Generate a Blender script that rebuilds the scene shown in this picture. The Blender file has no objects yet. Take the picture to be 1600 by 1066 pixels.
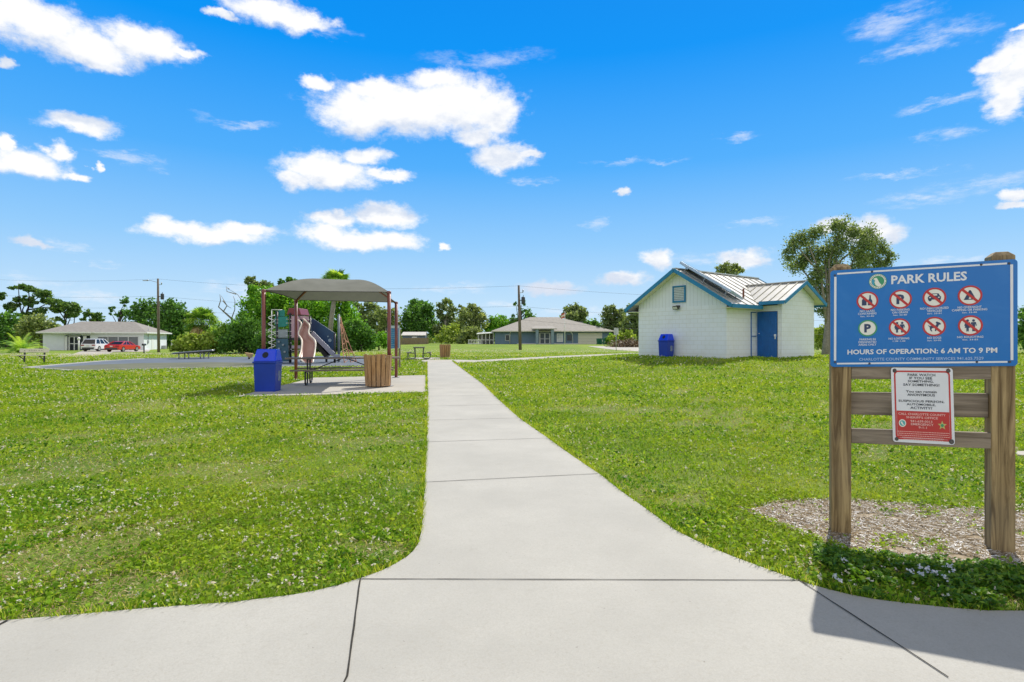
import bpy, math, random
import numpy as np
from math import radians, sin, cos, pi, atan2, sqrt
from mathutils import Vector, Matrix
random.seed(7)
RNG = np.random.default_rng(11)
SC = bpy.context.scene
COL = SC.collection
# ---------------------------------------------------------------- camera
F = 888.9            # focal length in pixels of the 1600 px wide photograph
HC = 1.35            # eye height
HY = 530.0           # row of the horizon
cam_d = bpy.data.cameras.new('camera'); cam_d.lens = 20.0; cam_d.sensor_width = 36.0
cam_d.clip_end = 5000; cam_d.clip_start = 0.05; cam_d.shift_y = -3.0 / 1600
cam = bpy.data.objects.new('camera', cam_d); COL.objects.link(cam)
cam.location = (0, 0, HC); cam.rotation_euler = (radians(90), 0, 0)
SC.camera = cam
SC.view_settings.view_transform = 'Standard'; SC.view_settings.look = 'None'
SC.view_settings.gamma = 1.0; SC.view_settings.exposure = 0.0
SC.cycles.max_bounces = 6; SC.cycles.transparent_max_bounces = 6
# ---------------------------------------------------------------- sun
SUN_AZ, SUN_EL = radians(31.9), radians(48.2)      # azimuth measured from +Y towards +X
sd = bpy.data.lights.new('sun', 'SUN'); sd.energy = 5.0; sd.angle = radians(0.6); sd.color = (1.0, 0.95, 0.86)
sun = bpy.data.objects.new('sun', sd); COL.objects.link(sun)
sdir = Vector((sin(SUN_AZ) * cos(SUN_EL), cos(SUN_AZ) * cos(SUN_EL), sin(SUN_EL)))
sun.rotation_euler = sdir.to_track_quat('Z', 'Y').to_euler()
# ---------------------------------------------------------------- world
W = bpy.data.worlds.new('World'); SC.world = W; W.use_nodes = True
nt = W.node_tree; N = nt.nodes; L = nt.links
for n in list(N): N.remove(n)
def nd(t, **k):
    n = N.new(t)
    for a, b in k.items(): setattr(n, a, b)
    return n
def mth(op, a, b=None, c=None, clamp=False):
    n = nd('ShaderNodeMath', operation=op); n.use_clamp = clamp
    for i, v in enumerate((a, b, c)):
        if v is None: continue
        if isinstance(v, (int, float)): n.inputs[i].default_value = v
        else: L.new(v, n.inputs[i])
    return n.outputs[0]
def vm(op, a, b):
    n = nd('ShaderNodeVectorMath', operation=op)
    for i, v in enumerate((a, b)):
        if v is None: continue
        if isinstance(v, tuple): n.inputs[i].default_value = v
        else: L.new(v, n.inputs[i])
    return n.outputs['Value'] if op == 'LENGTH' else n.outputs['Vector']
def mixc(f, a, b):
    n = nd('ShaderNodeMix', data_type='RGBA')
    for s, v in ((n.inputs[0], f), (n.inputs[6], a), (n.inputs[7], b)):
        if isinstance(v, (int, float)): s.default_value = v
        elif isinstance(v, tuple): s.default_value = (*v, 1)
        else: L.new(v, s)
    return n.outputs[2]
def mrange(v, a, b, c=0.0, d=1.0, smooth=True):
    n = nd('ShaderNodeMapRange'); n.interpolation_type = 'SMOOTHSTEP' if smooth else 'LINEAR'
    L.new(v, n.inputs[0])
    for i, x in enumerate((a, b, c, d)): n.inputs[i + 1].default_value = x
    return n.outputs[0]
tc = nd('ShaderNodeTexCoord'); sx = nd('ShaderNodeSeparateXYZ'); L.new(tc.outputs['Generated'], sx.inputs[0])
az = mth('ARCTAN2', sx.outputs[0], sx.outputs[1]); el = mth('ARCSINE', sx.outputs[2])
cb = nd('ShaderNodeCombineXYZ'); L.new(az, cb.inputs[0]); L.new(el, cb.inputs[1]); AE = cb.outputs[0]
sky = nd('ShaderNodeTexSky', sky_type='NISHITA', sun_disc=False)
sky.sun_elevation = SUN_EL; sky.sun_rotation = SUN_AZ; sky.air_density = 1.0; sky.dust_density = 0.6; sky.ozone_density = 2.0
skys = vm('MULTIPLY', sky.outputs[0], (0.075, 0.08, 0.085))
ramp = nd('ShaderNodeValToRGB'); L.new(mrange(el, 0.0, 1.0, 0, 1, False), ramp.inputs[0])
cr = ramp.color_ramp
stops = [(0.0, (0.64, 0.82, 0.97)), (0.06, (0.54, 0.77, 0.99)), (0.16, (0.30, 0.62, 1.0)), (0.29, (0.085, 0.44, 1.0)), (0.46, (0.0, 0.31, 0.96)), (0.60, (0.0, 0.26, 0.88)), (0.68, (0.03, 0.055, 0.10)), (1.0, (0.03, 0.045, 0.065))]  # last two stops: unseen zenith darkened to cut the sky fill
while len(cr.elements) < len(stops): cr.elements.new(0.5)
for e, (p, c) in zip(cr.elements, stops): e.position = p; e.color = (*c, 1)
base = mixc(0.965, skys, ramp.outputs[0])
def noise(vec, scale, detail=6, rough=0.55, dist=0.0):
    n = nd('ShaderNodeTexNoise'); n.noise_dimensions = '3D'
    L.new(vec, n.inputs['Vector']); n.inputs['Scale'].default_value = scale
    n.inputs['Detail'].default_value = detail; n.inputs['Roughness'].default_value = rough; n.inputs['Distortion'].default_value = dist
    return n
wv = noise(vm('MULTIPLY', AE, (1.0, 1.35, 1.0)), 16, 7, 0.62)
w1 = vm('MULTIPLY', vm('SUBTRACT', wv.outputs['Color'], (0.5, 0.5, 0.5)), (0.075, 0.042, 0.0))
wv2 = noise(vm('MULTIPLY', AE, (1.0, 2.5, 1.0)), 9, 8, 0.7)
w2 = vm('MULTIPLY', vm('SUBTRACT', wv2.outputs['Color'], (0.5, 0.5, 0.5)), (0.22, 0.06, 0.0))
def dist_field(blobs, warp):
    P = vm('ADD', AE, warp); out = None
    for (px, py, rx, ry) in blobs:
        a0 = atan2(px - 800, F); ca = cos(a0)
        e0 = atan2(HY - py, sqrt(F * F + (px - 800) ** 2)); ce = cos(e0)
        ra = rx / F * ca * ca; re = ry / F * ca * ce * ce
        l = vm('LENGTH', vm('MULTIPLY', vm('SUBTRACT', P, (a0, e0, 0.0)), (1 / ra, 1 / re, 0.0)), None)
        if out is None: out = l
        else:
            n = nd('ShaderNodeMath', operation='SMOOTH_MIN'); L.new(out, n.inputs[0]); L.new(l, n.inputs[1]); n.inputs[2].default_value = 0.12
            out = n.outputs[0]
    return out
solid = [(55, 35, 88, 42), (135, 75, 95, 32), (225, 68, 78, 30), (150, 97, 60, 14), (15, 20, 60, 42), (285, 80, 36, 9),
         (425, 20, 78, 24), (480, 30, 44, 12), (350, 28, 30, 8), (122, 196, 64, 18), (38, 254, 74, 22), (4, 222, 18, 16),
         (92, 236, 26, 14), (112, 270, 26, 8), (18, 95, 18, 10), (45, 380, 30, 9), (152, 257, 10, 7),
         (640, 170, 140, 44), (560, 178, 70, 38), (715, 165, 95, 50), (680, 128, 48, 20), (590, 140, 50, 18), (765, 178, 50, 38),
         (745, 215, 45, 20), (492, 131, 32, 11), (786, 247, 52, 23), (828, 243, 20, 8),
         (510, 268, 80, 28), (455, 280, 34, 20), (570, 246, 42, 15), (604, 276, 44, 9),
         (565, 374, 88, 17), (510, 362, 44, 18), (612, 376, 50, 16), (600, 338, 60, 17), (520, 340, 42, 12),
         (325, 364, 100, 16), (258, 355, 46, 17), (380, 358, 55, 13),
         (1595, 110, 62, 55), (1582, 155, 42, 36), (1550, 100, 34, 15), (1600, 300, 30, 10), (1590, 318, 28, 8),
         (1158, 405, 50, 15), (1028, 405, 27, 14), (970, 438, 42, 12), (858, 450, 52, 13), (1365, 362, 50, 20), (1300, 354, 34, 14),
         (968, 300, 11, 9), (697, 383, 11, 6), (1596, 42, 20, 8)]
wisp = [(1395, 40, 75, 26), (1470, 50, 75, 22), (1425, 82, 70, 14), (1485, 160, 85, 9), (1540, 285, 100, 13), (1440, 312, 95, 12),
        (1472, 210, 45, 13), (1160, 212, 36, 9), (1190, 348, 44, 8), (990, 252, 75, 5), (110, 386, 36, 8), (790, 474, 40, 9),
        (70, 452, 46, 13), (140, 460, 46, 12), (520, 446, 34, 10), (365, 455, 60, 20), (1490, 407, 90, 8), (1075, 405, 62, 12),
        (760, 90, 90, 16), (935, 347, 24, 8), (840, 287, 40, 6), (152, 412, 20, 6), (360, 190, 70, 8), (215, 250, 50, 10), (1250, 460, 80, 10), (700, 450, 60, 9), (920, 490, 70, 8), (30, 440, 50, 10), (500, 45, 60, 12), (1420, 270, 80, 6)]
fn1 = noise(vm('MULTIPLY', AE, (1.0, 1.6, 1.0)), 34, 9, 0.68)
fn2 = noise(vm('MULTIPLY', AE, (1.0, 3.2, 1.0)), 20, 9, 0.7)
dsol = mth('ADD', dist_field(solid, w1), mth('MULTIPLY', mth('SUBTRACT', fn1.outputs['Fac'], 0.5), 1.1))
sol = mrange(dsol, 1.24, 0.50)
wsp = mth('MULTIPLY', mth('MULTIPLY', mrange(dist_field(wisp, w2), 1.25, 0.2), mrange(fn2.outputs['Fac'], 0.34, 0.66)), 0.5)
cn = noise(vm('MULTIPLY', AE, (1.0, 1.8, 1.0)), 26, 6, 0.6)
AEu = vm('ADD', AE, (0.0, 0.022, 0.0)); _AE = AE; AE = AEu
bigc = [b for b in solid if b[2] >= 70 and b[1] < 400]; dup_ = dist_field(bigc, w1); AE = _AE
dn_ = dist_field(bigc, w1)
lit = mrange(mth('ADD', mth('SUBTRACT', dup_, dn_), mth('MULTIPLY', mth('SUBTRACT', cn.outputs['Fac'], 0.5), 2.2)), -0.95, 0.12)
body = lit
ccol = mixc(body, (0.70, 0.77, 0.90), (1.04, 1.035, 1.03))
# bright cloud bank added behind the camera, out of view, to fill camera-facing walls
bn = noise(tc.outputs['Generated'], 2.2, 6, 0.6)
back_fill = mth('MULTIPLY', mrange(bn.outputs['Fac'], 0.36, 0.56), mrange(sx.outputs[1], 0.05, -0.25))
c1 = mixc(wsp, base, (0.93, 0.95, 1.0))
c2 = mixc(mth('MULTIPLY', sol, 0.97), c1, ccol)
c3 = mixc(back_fill, c2, (1.08, 1.04, 1.0))
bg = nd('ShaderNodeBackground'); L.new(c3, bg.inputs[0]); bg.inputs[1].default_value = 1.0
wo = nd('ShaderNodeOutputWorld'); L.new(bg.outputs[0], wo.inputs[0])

# ================================================================ helpers
def sst(a, b, x):
    t = np.clip((np.asarray(x, float) - a) / (b - a), 0, 1); return t * t * (3 - 2 * t)
def gz(x, y):
    x = np.asarray(x, float); y = np.asarray(y, float)
    r = np.hypot((x - 11.3) / 1.05, y - 29)
    z = 0.5 * np.exp(-(r / 8.2) ** 5)
    z = z + 0.20 * sst(30, 50, y) * sst(-25, -12, x) + 0.20 * sst(70, 95, y) * sst(-40, -20, x)
    z = z - 0.35 * sst(-22, -45, x) * sst(46, 66, y)
    return z
def gzf(x, y): return float(gz(x, y))
def PX(px, py, d): return ((px - 800) * d / F, d, HC + (HY - py) * d / F)
def at(px, d, dz=0.0):
    x = (px - 800) * d / F
    return (x, d, gzf(x, d) + dz)
def gp(px, py):
    lo, hi = 1.5, 400.0
    for _ in range(50):
        d = sqrt(lo * hi); x = (px - 800) * d / F
        if HY + (HC - gzf(x, d)) * F / d > py: lo = d
        else: hi = d
    return (x, d, gzf(x, d))
def tag(o, label=None, cat=None, group=None, kind=None):
    if label: o['label'] = label
    if cat: o['category'] = cat
    if group: o['group'] = group
    if kind: o['kind'] = kind
    return o
def thing(name, label, cat, loc=(0, 0, 0), rz=0.0, group=None):
    o = bpy.data.objects.new(name, None); COL.objects.link(o); o.empty_display_size = 0.3
    o.location = loc; o.rotation_euler = (0, 0, rz)
    return tag(o, label, cat, group)
def kids(o): return [c for c in bpy.data.objects if c.parent == o]
def dup(o, loc, rz, label, group=None):
    def cp(s, par):
        c = s.copy(); COL.objects.link(c); c.parent = par
        for k in kids(s): cp(k, c)
        return c
    r = cp(o, None); r.location = loc; r.rotation_euler = (0, 0, rz); r['label'] = label
    if group: r['group'] = group
    return r
# ---- materials
class NT:
    def __init__(s, name):
        s.m = bpy.data.materials.new(name); s.m.use_nodes = True; s.t = s.m.node_tree
        s.b = s.t.nodes['Principled BSDF']
        s.tc = None
    def n(s, t, **k):
        x = s.t.nodes.new(t)
        for a, b in k.items(): setattr(x, a, b)
        return x
    def l(s, a, b): s.t.links.new(a, b)
    def co(s, scale=(1, 1, 1), which='Object', rot=(0, 0, 0)):
        if s.tc is None: s.tc = s.n('ShaderNodeTexCoord')
        mp = s.n('ShaderNodeMapping'); s.l(s.tc.outputs[which], mp.inputs[0]); mp.inputs['Scale'].default_value = scale; mp.inputs['Rotation'].default_value = rot
        return mp.outputs[0]
    def noise(s, scale, detail=4, rough=0.55, vec=None, dist=0.0):
        x = s.n('ShaderNodeTexNoise'); s.l(vec if vec is not None else s.co(), x.inputs['Vector'])
        x.inputs['Scale'].default_value = scale; x.inputs['Detail'].default_value = detail
        x.inputs['Roughness'].default_value = rough; x.inputs['Distortion'].default_value = dist
        return x.outputs['Fac']
    def mix(s, f, a, b, mode='MIX'):
        x = s.n('ShaderNodeMix', data_type='RGBA'); x.blend_type = mode
        for k, v in ((x.inputs[0], f), (x.inputs[6], a), (x.inputs[7], b)):
            if isinstance(v, (int, float)): k.default_value = v
            elif isinstance(v, tuple): k.default_value = (*v, 1)
            else: s.l(v, k)
        return x.outputs[2]
    def mr(s, v, a, b, c=0.0, d=1.0):
        x = s.n('ShaderNodeMapRange'); s.l(v, x.inputs[0])
        for i, q in enumerate((a, b, c, d)): x.inputs[i + 1].default_value = q
        return x.outputs[0]
    def ma(s, op, a, b):
        x = s.n('ShaderNodeMath', operation=op)
        for i, v in enumerate((a, b)):
            if isinstance(v, (int, float)): x.inputs[i].default_value = v
            else: s.l(v, x.inputs[i])
        return x.outputs[0]
    def bump(s, h, st=0.3, dist=0.01):
        x = s.n('ShaderNodeBump'); s.l(h, x.inputs['Height']); x.inputs['Strength'].default_value = st; x.inputs['Distance'].default_value = dist
        s.l(x.outputs[0], s.b.inputs['Normal'])
    def col(s, c):
        if isinstance(c, tuple): s.b.inputs['Base Color'].default_value = (*c, 1)
        else: s.l(c, s.b.inputs['Base Color'])
    def rough(s, r): s.b.inputs['Roughness'].default_value = r
MATS = {}
def mat(name, c, rough=0.6, var=0.12, sc=6.0, metal=0.0, bump=0.0, bsc=60.0, coat=0.0, c2=None):
    if name in MATS: return MATS[name]
    t = NT(name); f = t.noise(sc, 5)
    lo = tuple(max(0, x * (1 - var)) for x in c); hi = tuple(min(1, x * (1 + var)) for x in c) if c2 is None else c2
    t.col(t.mix(t.mr(f, 0.3, 0.7), lo, hi)); t.rough(rough); t.b.inputs['Metallic'].default_value = metal
    t.b.inputs['Coat Weight'].default_value = coat
    if bump: t.bump(t.noise(bsc, 5), bump, 0.01)
    MATS[name] = t.m; return t.m
def leafmat(name, stops, trans=0.35, rough=0.55, patch=None, psc=0.35, patch2=None, spec=0.3):
    """foliage: colour by a per-leaf random number plus slow patches of drier growth"""
    t = NT(name); a = t.n('ShaderNodeAttribute', attribute_name='tint')
    r = t.n('ShaderNodeValToRGB'); t.l(a.outputs['Fac'], r.inputs[0])
    while len(r.color_ramp.elements) < len(stops): r.color_ramp.elements.new(0.5)
    for e, (p, c) in zip(r.color_ramp.elements, stops): e.position = p; e.color = (*c, 1)
    c = r.outputs[0]
    if patch:
        f = t.noise(psc, 5, 0.6); c = t.mix(t.mr(f, 0.42, 0.66, 0, 0.75), c, patch, 'MIX')
    if patch2: c = t.mix(t.mr(t.noise(psc * 1.7, 4, 0.6, t.co((1, 1, 1), 'Object', (0, 0, 1.1))), 0.50, 0.68, 0, 0.7), c, patch2)
    t.col(c); t.rough(rough); t.b.inputs['Specular IOR Level'].default_value = spec
    tr = t.n('ShaderNodeBsdfTranslucent'); t.l(t.mix(1.0, c, (1.25, 1.2, 0.55), 'MULTIPLY'), tr.inputs[0])
    ms = t.n('ShaderNodeMixShader'); ms.inputs[0].default_value = trans
    t.l(t.b.outputs[0], ms.inputs[1]); t.l(tr.outputs[0], ms.inputs[2]); t.l(ms.outputs[0], t.t.nodes['Material Output'].inputs[0])
    return t.m
# ---- mesh builder
class MB:
    def __init__(s): s.v = []; s.f = []; s.mi = []; s.sm = []; s.m = 0; s.smooth = False
    def add(s, vs, fs):
        o = len(s.v); s.v += [tuple(v) for v in vs]
        for f in fs: s.f.append(tuple(i + o for i in f)); s.mi.append(s.m); s.sm.append(s.smooth)
    def box(s, c, size, rz=0.0, rx=0.0, ry=0.0):
        hx, hy, hz = size[0] / 2, size[1] / 2, size[2] / 2
        R = Matrix.Rotation(rz, 3, 'Z') @ Matrix.Rotation(ry, 3, 'Y') @ Matrix.Rotation(rx, 3, 'X')
        vs = [Vector(c) + R @ Vector((a * hx, b * hy, d * hz)) for d in (-1, 1) for a, b in ((-1, -1), (1, -1), (1, 1), (-1, 1))]
        s.add(vs, [(3, 2, 1, 0), (4, 5, 6, 7), (0, 1, 5, 4), (1, 2, 6, 5), (2, 3, 7, 6), (3, 0, 4, 7)])
    def b2(s, x0, x1, y0, y1, z0, z1): s.box(((x0 + x1) / 2, (y0 + y1) / 2, (z0 + z1) / 2), (x1 - x0, y1 - y0, z1 - z0))
    def slab(s, q, th):
        """solid sheet: polygon q (counter-clockwise seen from its upper side) thickened downwards along its normal"""
        q = [Vector(p) for p in q]; n = (q[1] - q[0]).cross(q[2] - q[0]).normalized(); k = len(q)
        vs = q + [p - n * th for p in q]
        s.add(vs, [tuple(range(k)), tuple(range(2 * k - 1, k - 1, -1))] + [(i, i + k, (i + 1) % k + k, (i + 1) % k) for i in range(k)])
    def beam(s, p, q, w, h, up=(0, 0, 1)):
        p, q = Vector(p), Vector(q); d = (q - p).normalized(); u = Vector(up)
        r = d.cross(u)
        if r.length < 1e-4: r = d.cross(Vector((1, 0, 0)))
        r.normalize(); u = r.cross(d).normalized()
        vs = [e + r * a * w / 2 + u * b * h / 2 for e in (p, q) for a, b in ((-1, -1), (1, -1), (1, 1), (-1, 1))]
        s.add(vs, [(0, 1, 2, 3), (7, 6, 5, 4), (0, 4, 5, 1), (1, 5, 6, 2), (2, 6, 7, 3), (3, 7, 4, 0)])
    def tube(s, pts, rad, n=8, cap=True):
        pts = [Vector(p) for p in pts]; k = len(pts)
        if not hasattr(rad, '__len__'): rad = [rad] * k
        sm = s.smooth; s.smooth = True; vs = []; pr = None
        for i, p in enumerate(pts):
            d = (pts[min(i + 1, k - 1)] - pts[max(i - 1, 0)]).normalized()
            if pr is None:
                r = d.cross(Vector((0, 0, 1)))
                if r.length < 0.1: r = d.cross(Vector((1, 0, 0)))
            else: r = pr - d * pr.dot(d)
            r.normalize(); pr = r; u = d.cross(r)
            vs += [p + (r * cos(2 * pi * j / n) + u * sin(2 * pi * j / n)) * rad[i] for j in range(n)]
        fs = [(i * n + j, i * n + (j + 1) % n, (i + 1) * n + (j + 1) % n, (i + 1) * n + j) for i in range(k - 1) for j in range(n)]
        s.add(vs, fs); s.smooth = False
        if cap:
            o = len(s.v) - len(vs)
            s.f.append(tuple(o + j for j in range(n - 1, -1, -1))); s.mi.append(s.m); s.sm.append(False)
            s.f.append(tuple(o + (k - 1) * n + j for j in range(n))); s.mi.append(s.m); s.sm.append(False)
        s.smooth = sm
    def lathe(s, prof, n=20, c=(0, 0, 0)):
        vs = [(c[0] + r * cos(2 * pi * j / n), c[1] + r * sin(2 * pi * j / n), c[2] + z) for r, z in prof for j in range(n)]
        fs = [(i * n + j, i * n + (j + 1) % n, (i + 1) * n + (j + 1) % n, (i + 1) * n + j) for i in range(len(prof) - 1) for j in range(n)]
        sm = s.smooth; s.smooth = True; s.add(vs, fs); s.smooth = sm
    def prism(s, poly, fn, d0, d1):
        """2-D polygon (u,v) extruded from d0 to d1; fn(u,v,d) gives the point"""
        k = len(poly); a = [fn(u, v, d0) for u, v in poly]; b = [fn(u, v, d1) for u, v in poly]
        s.add(a + b, [tuple(range(k)), tuple(range(2 * k - 1, k - 1, -1))] + [(i, i + k, (i + 1) % k + k, (i + 1) % k) for i in range(k)])
    def build(s, name, mats, parent=None, bevel=0.0, loc=None, fix=True):
        me = bpy.data.meshes.new(name); me.from_pydata(s.v, [], s.f)
        if not isinstance(mats, (list, tuple)): mats = [mats]
        for m in mats: me.materials.append(m)
        me.polygons.foreach_set('material_index', s.mi); me.polygons.foreach_set('use_smooth', s.sm)
        if fix:
            import bmesh
            bm = bmesh.new(); bm.from_mesh(me); bmesh.ops.recalc_face_normals(bm, faces=bm.faces); bm.to_mesh(me); bm.free()
        me.update()
        o = bpy.data.objects.new(name, me); COL.objects.link(o)
        if parent is not None: o.parent = parent
        if loc: o.location = loc
        if bevel:
            b = o.modifiers.new('bevel', 'BEVEL'); b.width = bevel; b.segments = 2; b.limit_method = 'ANGLE'; b.angle_limit = radians(35)
        return o
def rawmesh(name, V, Fc, m, parent=None, tint=None, mats=None):
    """V (n,3); Fc (k,c) faces with a constant number of corners"""
    me = bpy.data.meshes.new(name); k, c = Fc.shape
    me.vertices.add(len(V)); me.vertices.foreach_set('co', np.ascontiguousarray(V, np.float32).ravel())
    me.loops.add(k * c); me.loops.foreach_set('vertex_index', np.ascontiguousarray(Fc, np.int32).ravel())
    me.polygons.add(k); me.polygons.foreach_set('loop_start', np.arange(0, k * c, c, dtype=np.int32))
    me.polygons.foreach_set('loop_total', np.full(k, c, np.int32))
    if tint is not None:
        a = me.attributes.new('tint', 'FLOAT', 'POINT'); a.data.foreach_set('value', np.ascontiguousarray(tint, np.float32))
    me.materials.append(m); me.update(calc_edges=True)
    o = bpy.data.objects.new(name, me); COL.objects.link(o)
    if parent is not None: o.parent = parent
    return o
def leaves(C, size, elong=1.6, flat=0.0, rng=RNG):
    """diamond leaves at C; flat 0 = any tilt, 1 = lying"""
    n = len(C); a = rng.normal(size=(n, 3)); a[:, 2] *= (1 - flat); a /= np.linalg.norm(a, axis=1)[:, None] + 1e-9
    b = rng.normal(size=(n, 3)); b[:, 2] *= (1 - flat); b -= a * (a * b).sum(1)[:, None]; b /= np.linalg.norm(b, axis=1)[:, None] + 1e-9
    s = np.broadcast_to(np.asarray(size, float), (n,))[:, None]
    V = np.stack([C - a * s * elong / 2, C + b * s / 2, C + a * s * elong / 2, C - b * s / 2], 1).reshape(-1, 3)
    return V, np.arange(4 * n).reshape(n, 4)
def inpoly(x, y, poly):
    ins = np.zeros(len(x), bool); n = len(poly)
    for i in range(n):
        x0, y0 = poly[i][:2]; x1, y1 = poly[(i + 1) % n][:2]
        if y0 == y1: continue
        c = ((y0 > y) != (y1 > y)) & (x < (x1 - x0) * (y - y0) / (y1 - y0) + x0); ins ^= c
    return ins
# ================================================================ ground
def axis(lims):
    out = [lims[0][0]]
    for a, b, st in lims: out += list(np.linspace(a, b, max(1, int(round((b - a) / st))) + 1)[1:])
    return np.array(out)
gx = axis([(-1500, -200, 130), (-200, -40, 8), (-40, 40, 1.0), (40, 200, 8), (200, 1500, 130)])
gy = axis([(-400, -20, 40), (-20, 60, 1.0), (60, 120, 3), (120, 300, 20), (300, 3000, 300)])
X, Y = np.meshgrid(gx, gy); V = np.stack([X, Y, gz(X, Y)], 2).reshape(-1, 3)
nx = len(gx); ii, jj = np.meshgrid(np.arange(nx - 1), np.arange(len(gy) - 1)); q = (jj * nx + ii).ravel()
t = NT('lawn')
f1 = t.noise(0.22, 6, 0.62); f2 = t.noise(2.6, 6, 0.65); f3 = t.noise(30, 4, 0.7)
g = t.mix(t.mr(f1, 0.36, 0.64), (0.13, 0.26, 0.022), (0.31, 0.41, 0.05))
g = t.mix(t.mr(f2, 0.45, 0.75, 0, 0.6), g, (0.28, 0.27, 0.08))
g = t.mix(t.mr(t.noise(0.9, 6, 0.7, t.co((0.25, 1.6, 1))), 0.5, 0.68, 0, 0.5), g, (0.33, 0.38, 0.13))
g = t.mix(t.mr(f3, 0.3, 0.7, 0, 0.3), g, (0.07, 0.12, 0.02))
w = t.mr(t.noise(9, 3, 0.7), 0.64, 0.70)
w = t.ma('MULTIPLY', w, t.mr(f2, 0.4, 0.6)); g = t.mix(t.ma('MULTIPLY', w, 0.55), g, (0.6, 0.62, 0.45))
t.col(g); t.rough(0.9); t.b.inputs['Specular IOR Level'].default_value = 0.15
t.bump(t.noise(14, 6, 0.7), 0.9, 0.08); LAWN = t.m
gr = rawmesh('ground', V, np.stack([q, q + 1, q + nx + 1, q + nx], 1), LAWN); tag(gr, 'green weedy park lawn', kind='structure')
for p in gr.data.polygons: p.use_smooth = True
# ---------------------------------------------------------------- concrete
def concrete(name, c=(0.50, 0.485, 0.44), st=0.16):
    t = NT(name); a = t.noise(0.9, 7, 0.6); b = t.noise(160, 3, 0.7); c3 = t.noise(5, 6, 0.65)
    lo = tuple(x * (1 - st) for x in c)
    k = t.mix(t.mr(a, 0.35, 0.65), lo, c); k = t.mix(t.mr(c3, 0.5, 0.8, 0, 0.35), k, tuple(x * 0.78 for x in c))
    k = t.mix(t.mr(b, 0.35, 0.7, 0, 0.45), k, tuple(x * 0.62 for x in c)); k = t.mix(t.mr(t.noise(60, 4, 0.75), 0.52, 0.72, 0, 0.4), k, (0.34, 0.31, 0.25))
    sp = t.mr(t.noise(45, 2, 0.5), 0.72, 0.76); k = t.mix(t.ma('MULTIPLY', sp, 0.5), k, (0.16, 0.14, 0.11)); d_ = t.noise(0.35, 5, 0.7, t.co((1.0, 0.45, 1)), 1.5); k = t.mix(t.mr(d_, 0.52, 0.70, 0, 0.5), k, tuple(x * 0.80 for x in c)); k = t.mix(t.mr(t.noise(2.6, 7, 0.75), 0.60, 0.74, 0, 0.35), k, (0.30, 0.275, 0.23))
    t.col(k); t.rough(0.85); t.bump(b, 0.25, 0.004); return t.m
CONC = concrete('brushed_concrete'); CONC2 = concrete('pale_concrete', (0.52, 0.49, 0.43))
JOINT = mat('joint_dirt', (0.035, 0.03, 0.022), 0.95, 0.5, 40)
G2 = lambda px, py: gp(px, py)[:2]
leftE = [(667, 567), (667, 587), (668, 630), (668, 659), (667, 694), (665, 730), (664, 759), (662, 790), (660.5, 815), (658, 838), (653, 856), (645, 867), (635, 876), (622, 884), (608, 892), (590, 900), (561, 910), (530, 920), (495, 929), (459, 935.6), (371, 946.6), (300, 952), (218, 958), (109, 968), (0, 977), (-260, 1000)]
rightE = [(707, 565), (753, 600), (778, 625), (812, 656), (856, 687), (894, 715), (938, 745), (973, 773), (1016, 804), (1053, 832), (1080, 846), (1109, 860), (1145, 875), (1180, 888), (1215, 901), (1250, 914), (1290, 926), (1330, 936), (1370, 943.5), (1423, 950), (1480, 956), (1540, 961), (1640, 961.5), (1800, 961.5)]
LE = [G2(*p) for p in leftE]; RE = [G2(*p) for p in rightE]
PATHPOLY = LE[::-1] + RE
apron = LE + [(-9, 2.2), (-9, -6), (11, -6), (11, 2.6)] + RE[::-1]
def sheet(name, poly, z, th, m, label=None, kind='structure', parent=None, cat=None):
    """flat poured slab following the ground: bmesh n-gon cut into strips so that it can follow gz"""
    import bmesh
    bm = bmesh.new(); f = bm.faces.new([bm.verts.new((x, y, 0)) for x, y in poly])
    ys = [p[1] for p in poly]; xs = [p[0] for p in poly]
    for k in np.arange(math.ceil(min(ys)), max(ys), 1.0):
        if k > 9: bmesh.ops.bisect_plane(bm, geom=bm.verts[:] + bm.edges[:] + bm.faces[:], plane_co=(0, k, 0), plane_no=(0, 1, 0))
    if max(ys) > 9:
        for k in np.arange(math.ceil(min(xs)), max(xs), 1.5):
            bmesh.ops.bisect_plane(bm, geom=bm.verts[:] + bm.edges[:] + bm.faces[:], plane_co=(k, 0, 0), plane_no=(1, 0, 0))
    if f.is_valid: pass
    r = bmesh.ops.extrude_face_region(bm, geom=bm.faces[:])
    lower = [v for v in r['geom'] if isinstance(v, bmesh.types.BMVert)]
    ls = set(lower)
    for v in bm.verts: v.co.z = gzf(v.co.x, v.co.y) + (z - th if v in ls else z)
    bmesh.ops.recalc_face_normals(bm, faces=bm.faces)
    me = bpy.data.meshes.new(name); bm.to_mesh(me); bm.free(); me.materials.append(m)
    o = bpy.data.objects.new(name, me); COL.objects.link(o)
    if parent: o.parent = parent
    return tag(o, label, cat, kind=kind)
path = sheet('footpath', apron, 0.022, 0.12, CONC, 'long pale concrete footpath flaring into the cross walk')
EXCL = [apron]
def joint(p, q, w, z=0.026):
    (x0, y0), (x1, y1) = p, q; d = Vector((x1 - x0, y1 - y0)); n = Vector((-d.y, d.x)).normalized() * w / 2
    k = max(1, int(d.length / 0.12)); m = MB(); L_ = []; R_ = []; rr = random.Random(int(x0 * 997 + y0 * 131))
    for i in range(k + 1):
        f = i / k; c = Vector((x0, y0)) + d * f; s = n * rr.uniform(0.7, 1.25); j = n * rr.uniform(-0.35, 0.35)
        zz = gzf(c.x, c.y) + z
        L_.append((c.x + s.x + j.x, c.y + s.y + j.y, zz)); R_.append((c.x - s.x + j.x, c.y - s.y + j.y, zz))
    m.add(L_ + R_, [(i, i + 1, k + 2 + i, k + 1 + i) for i in range(k)])
    m.build('joint', JOINT, path)
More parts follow.
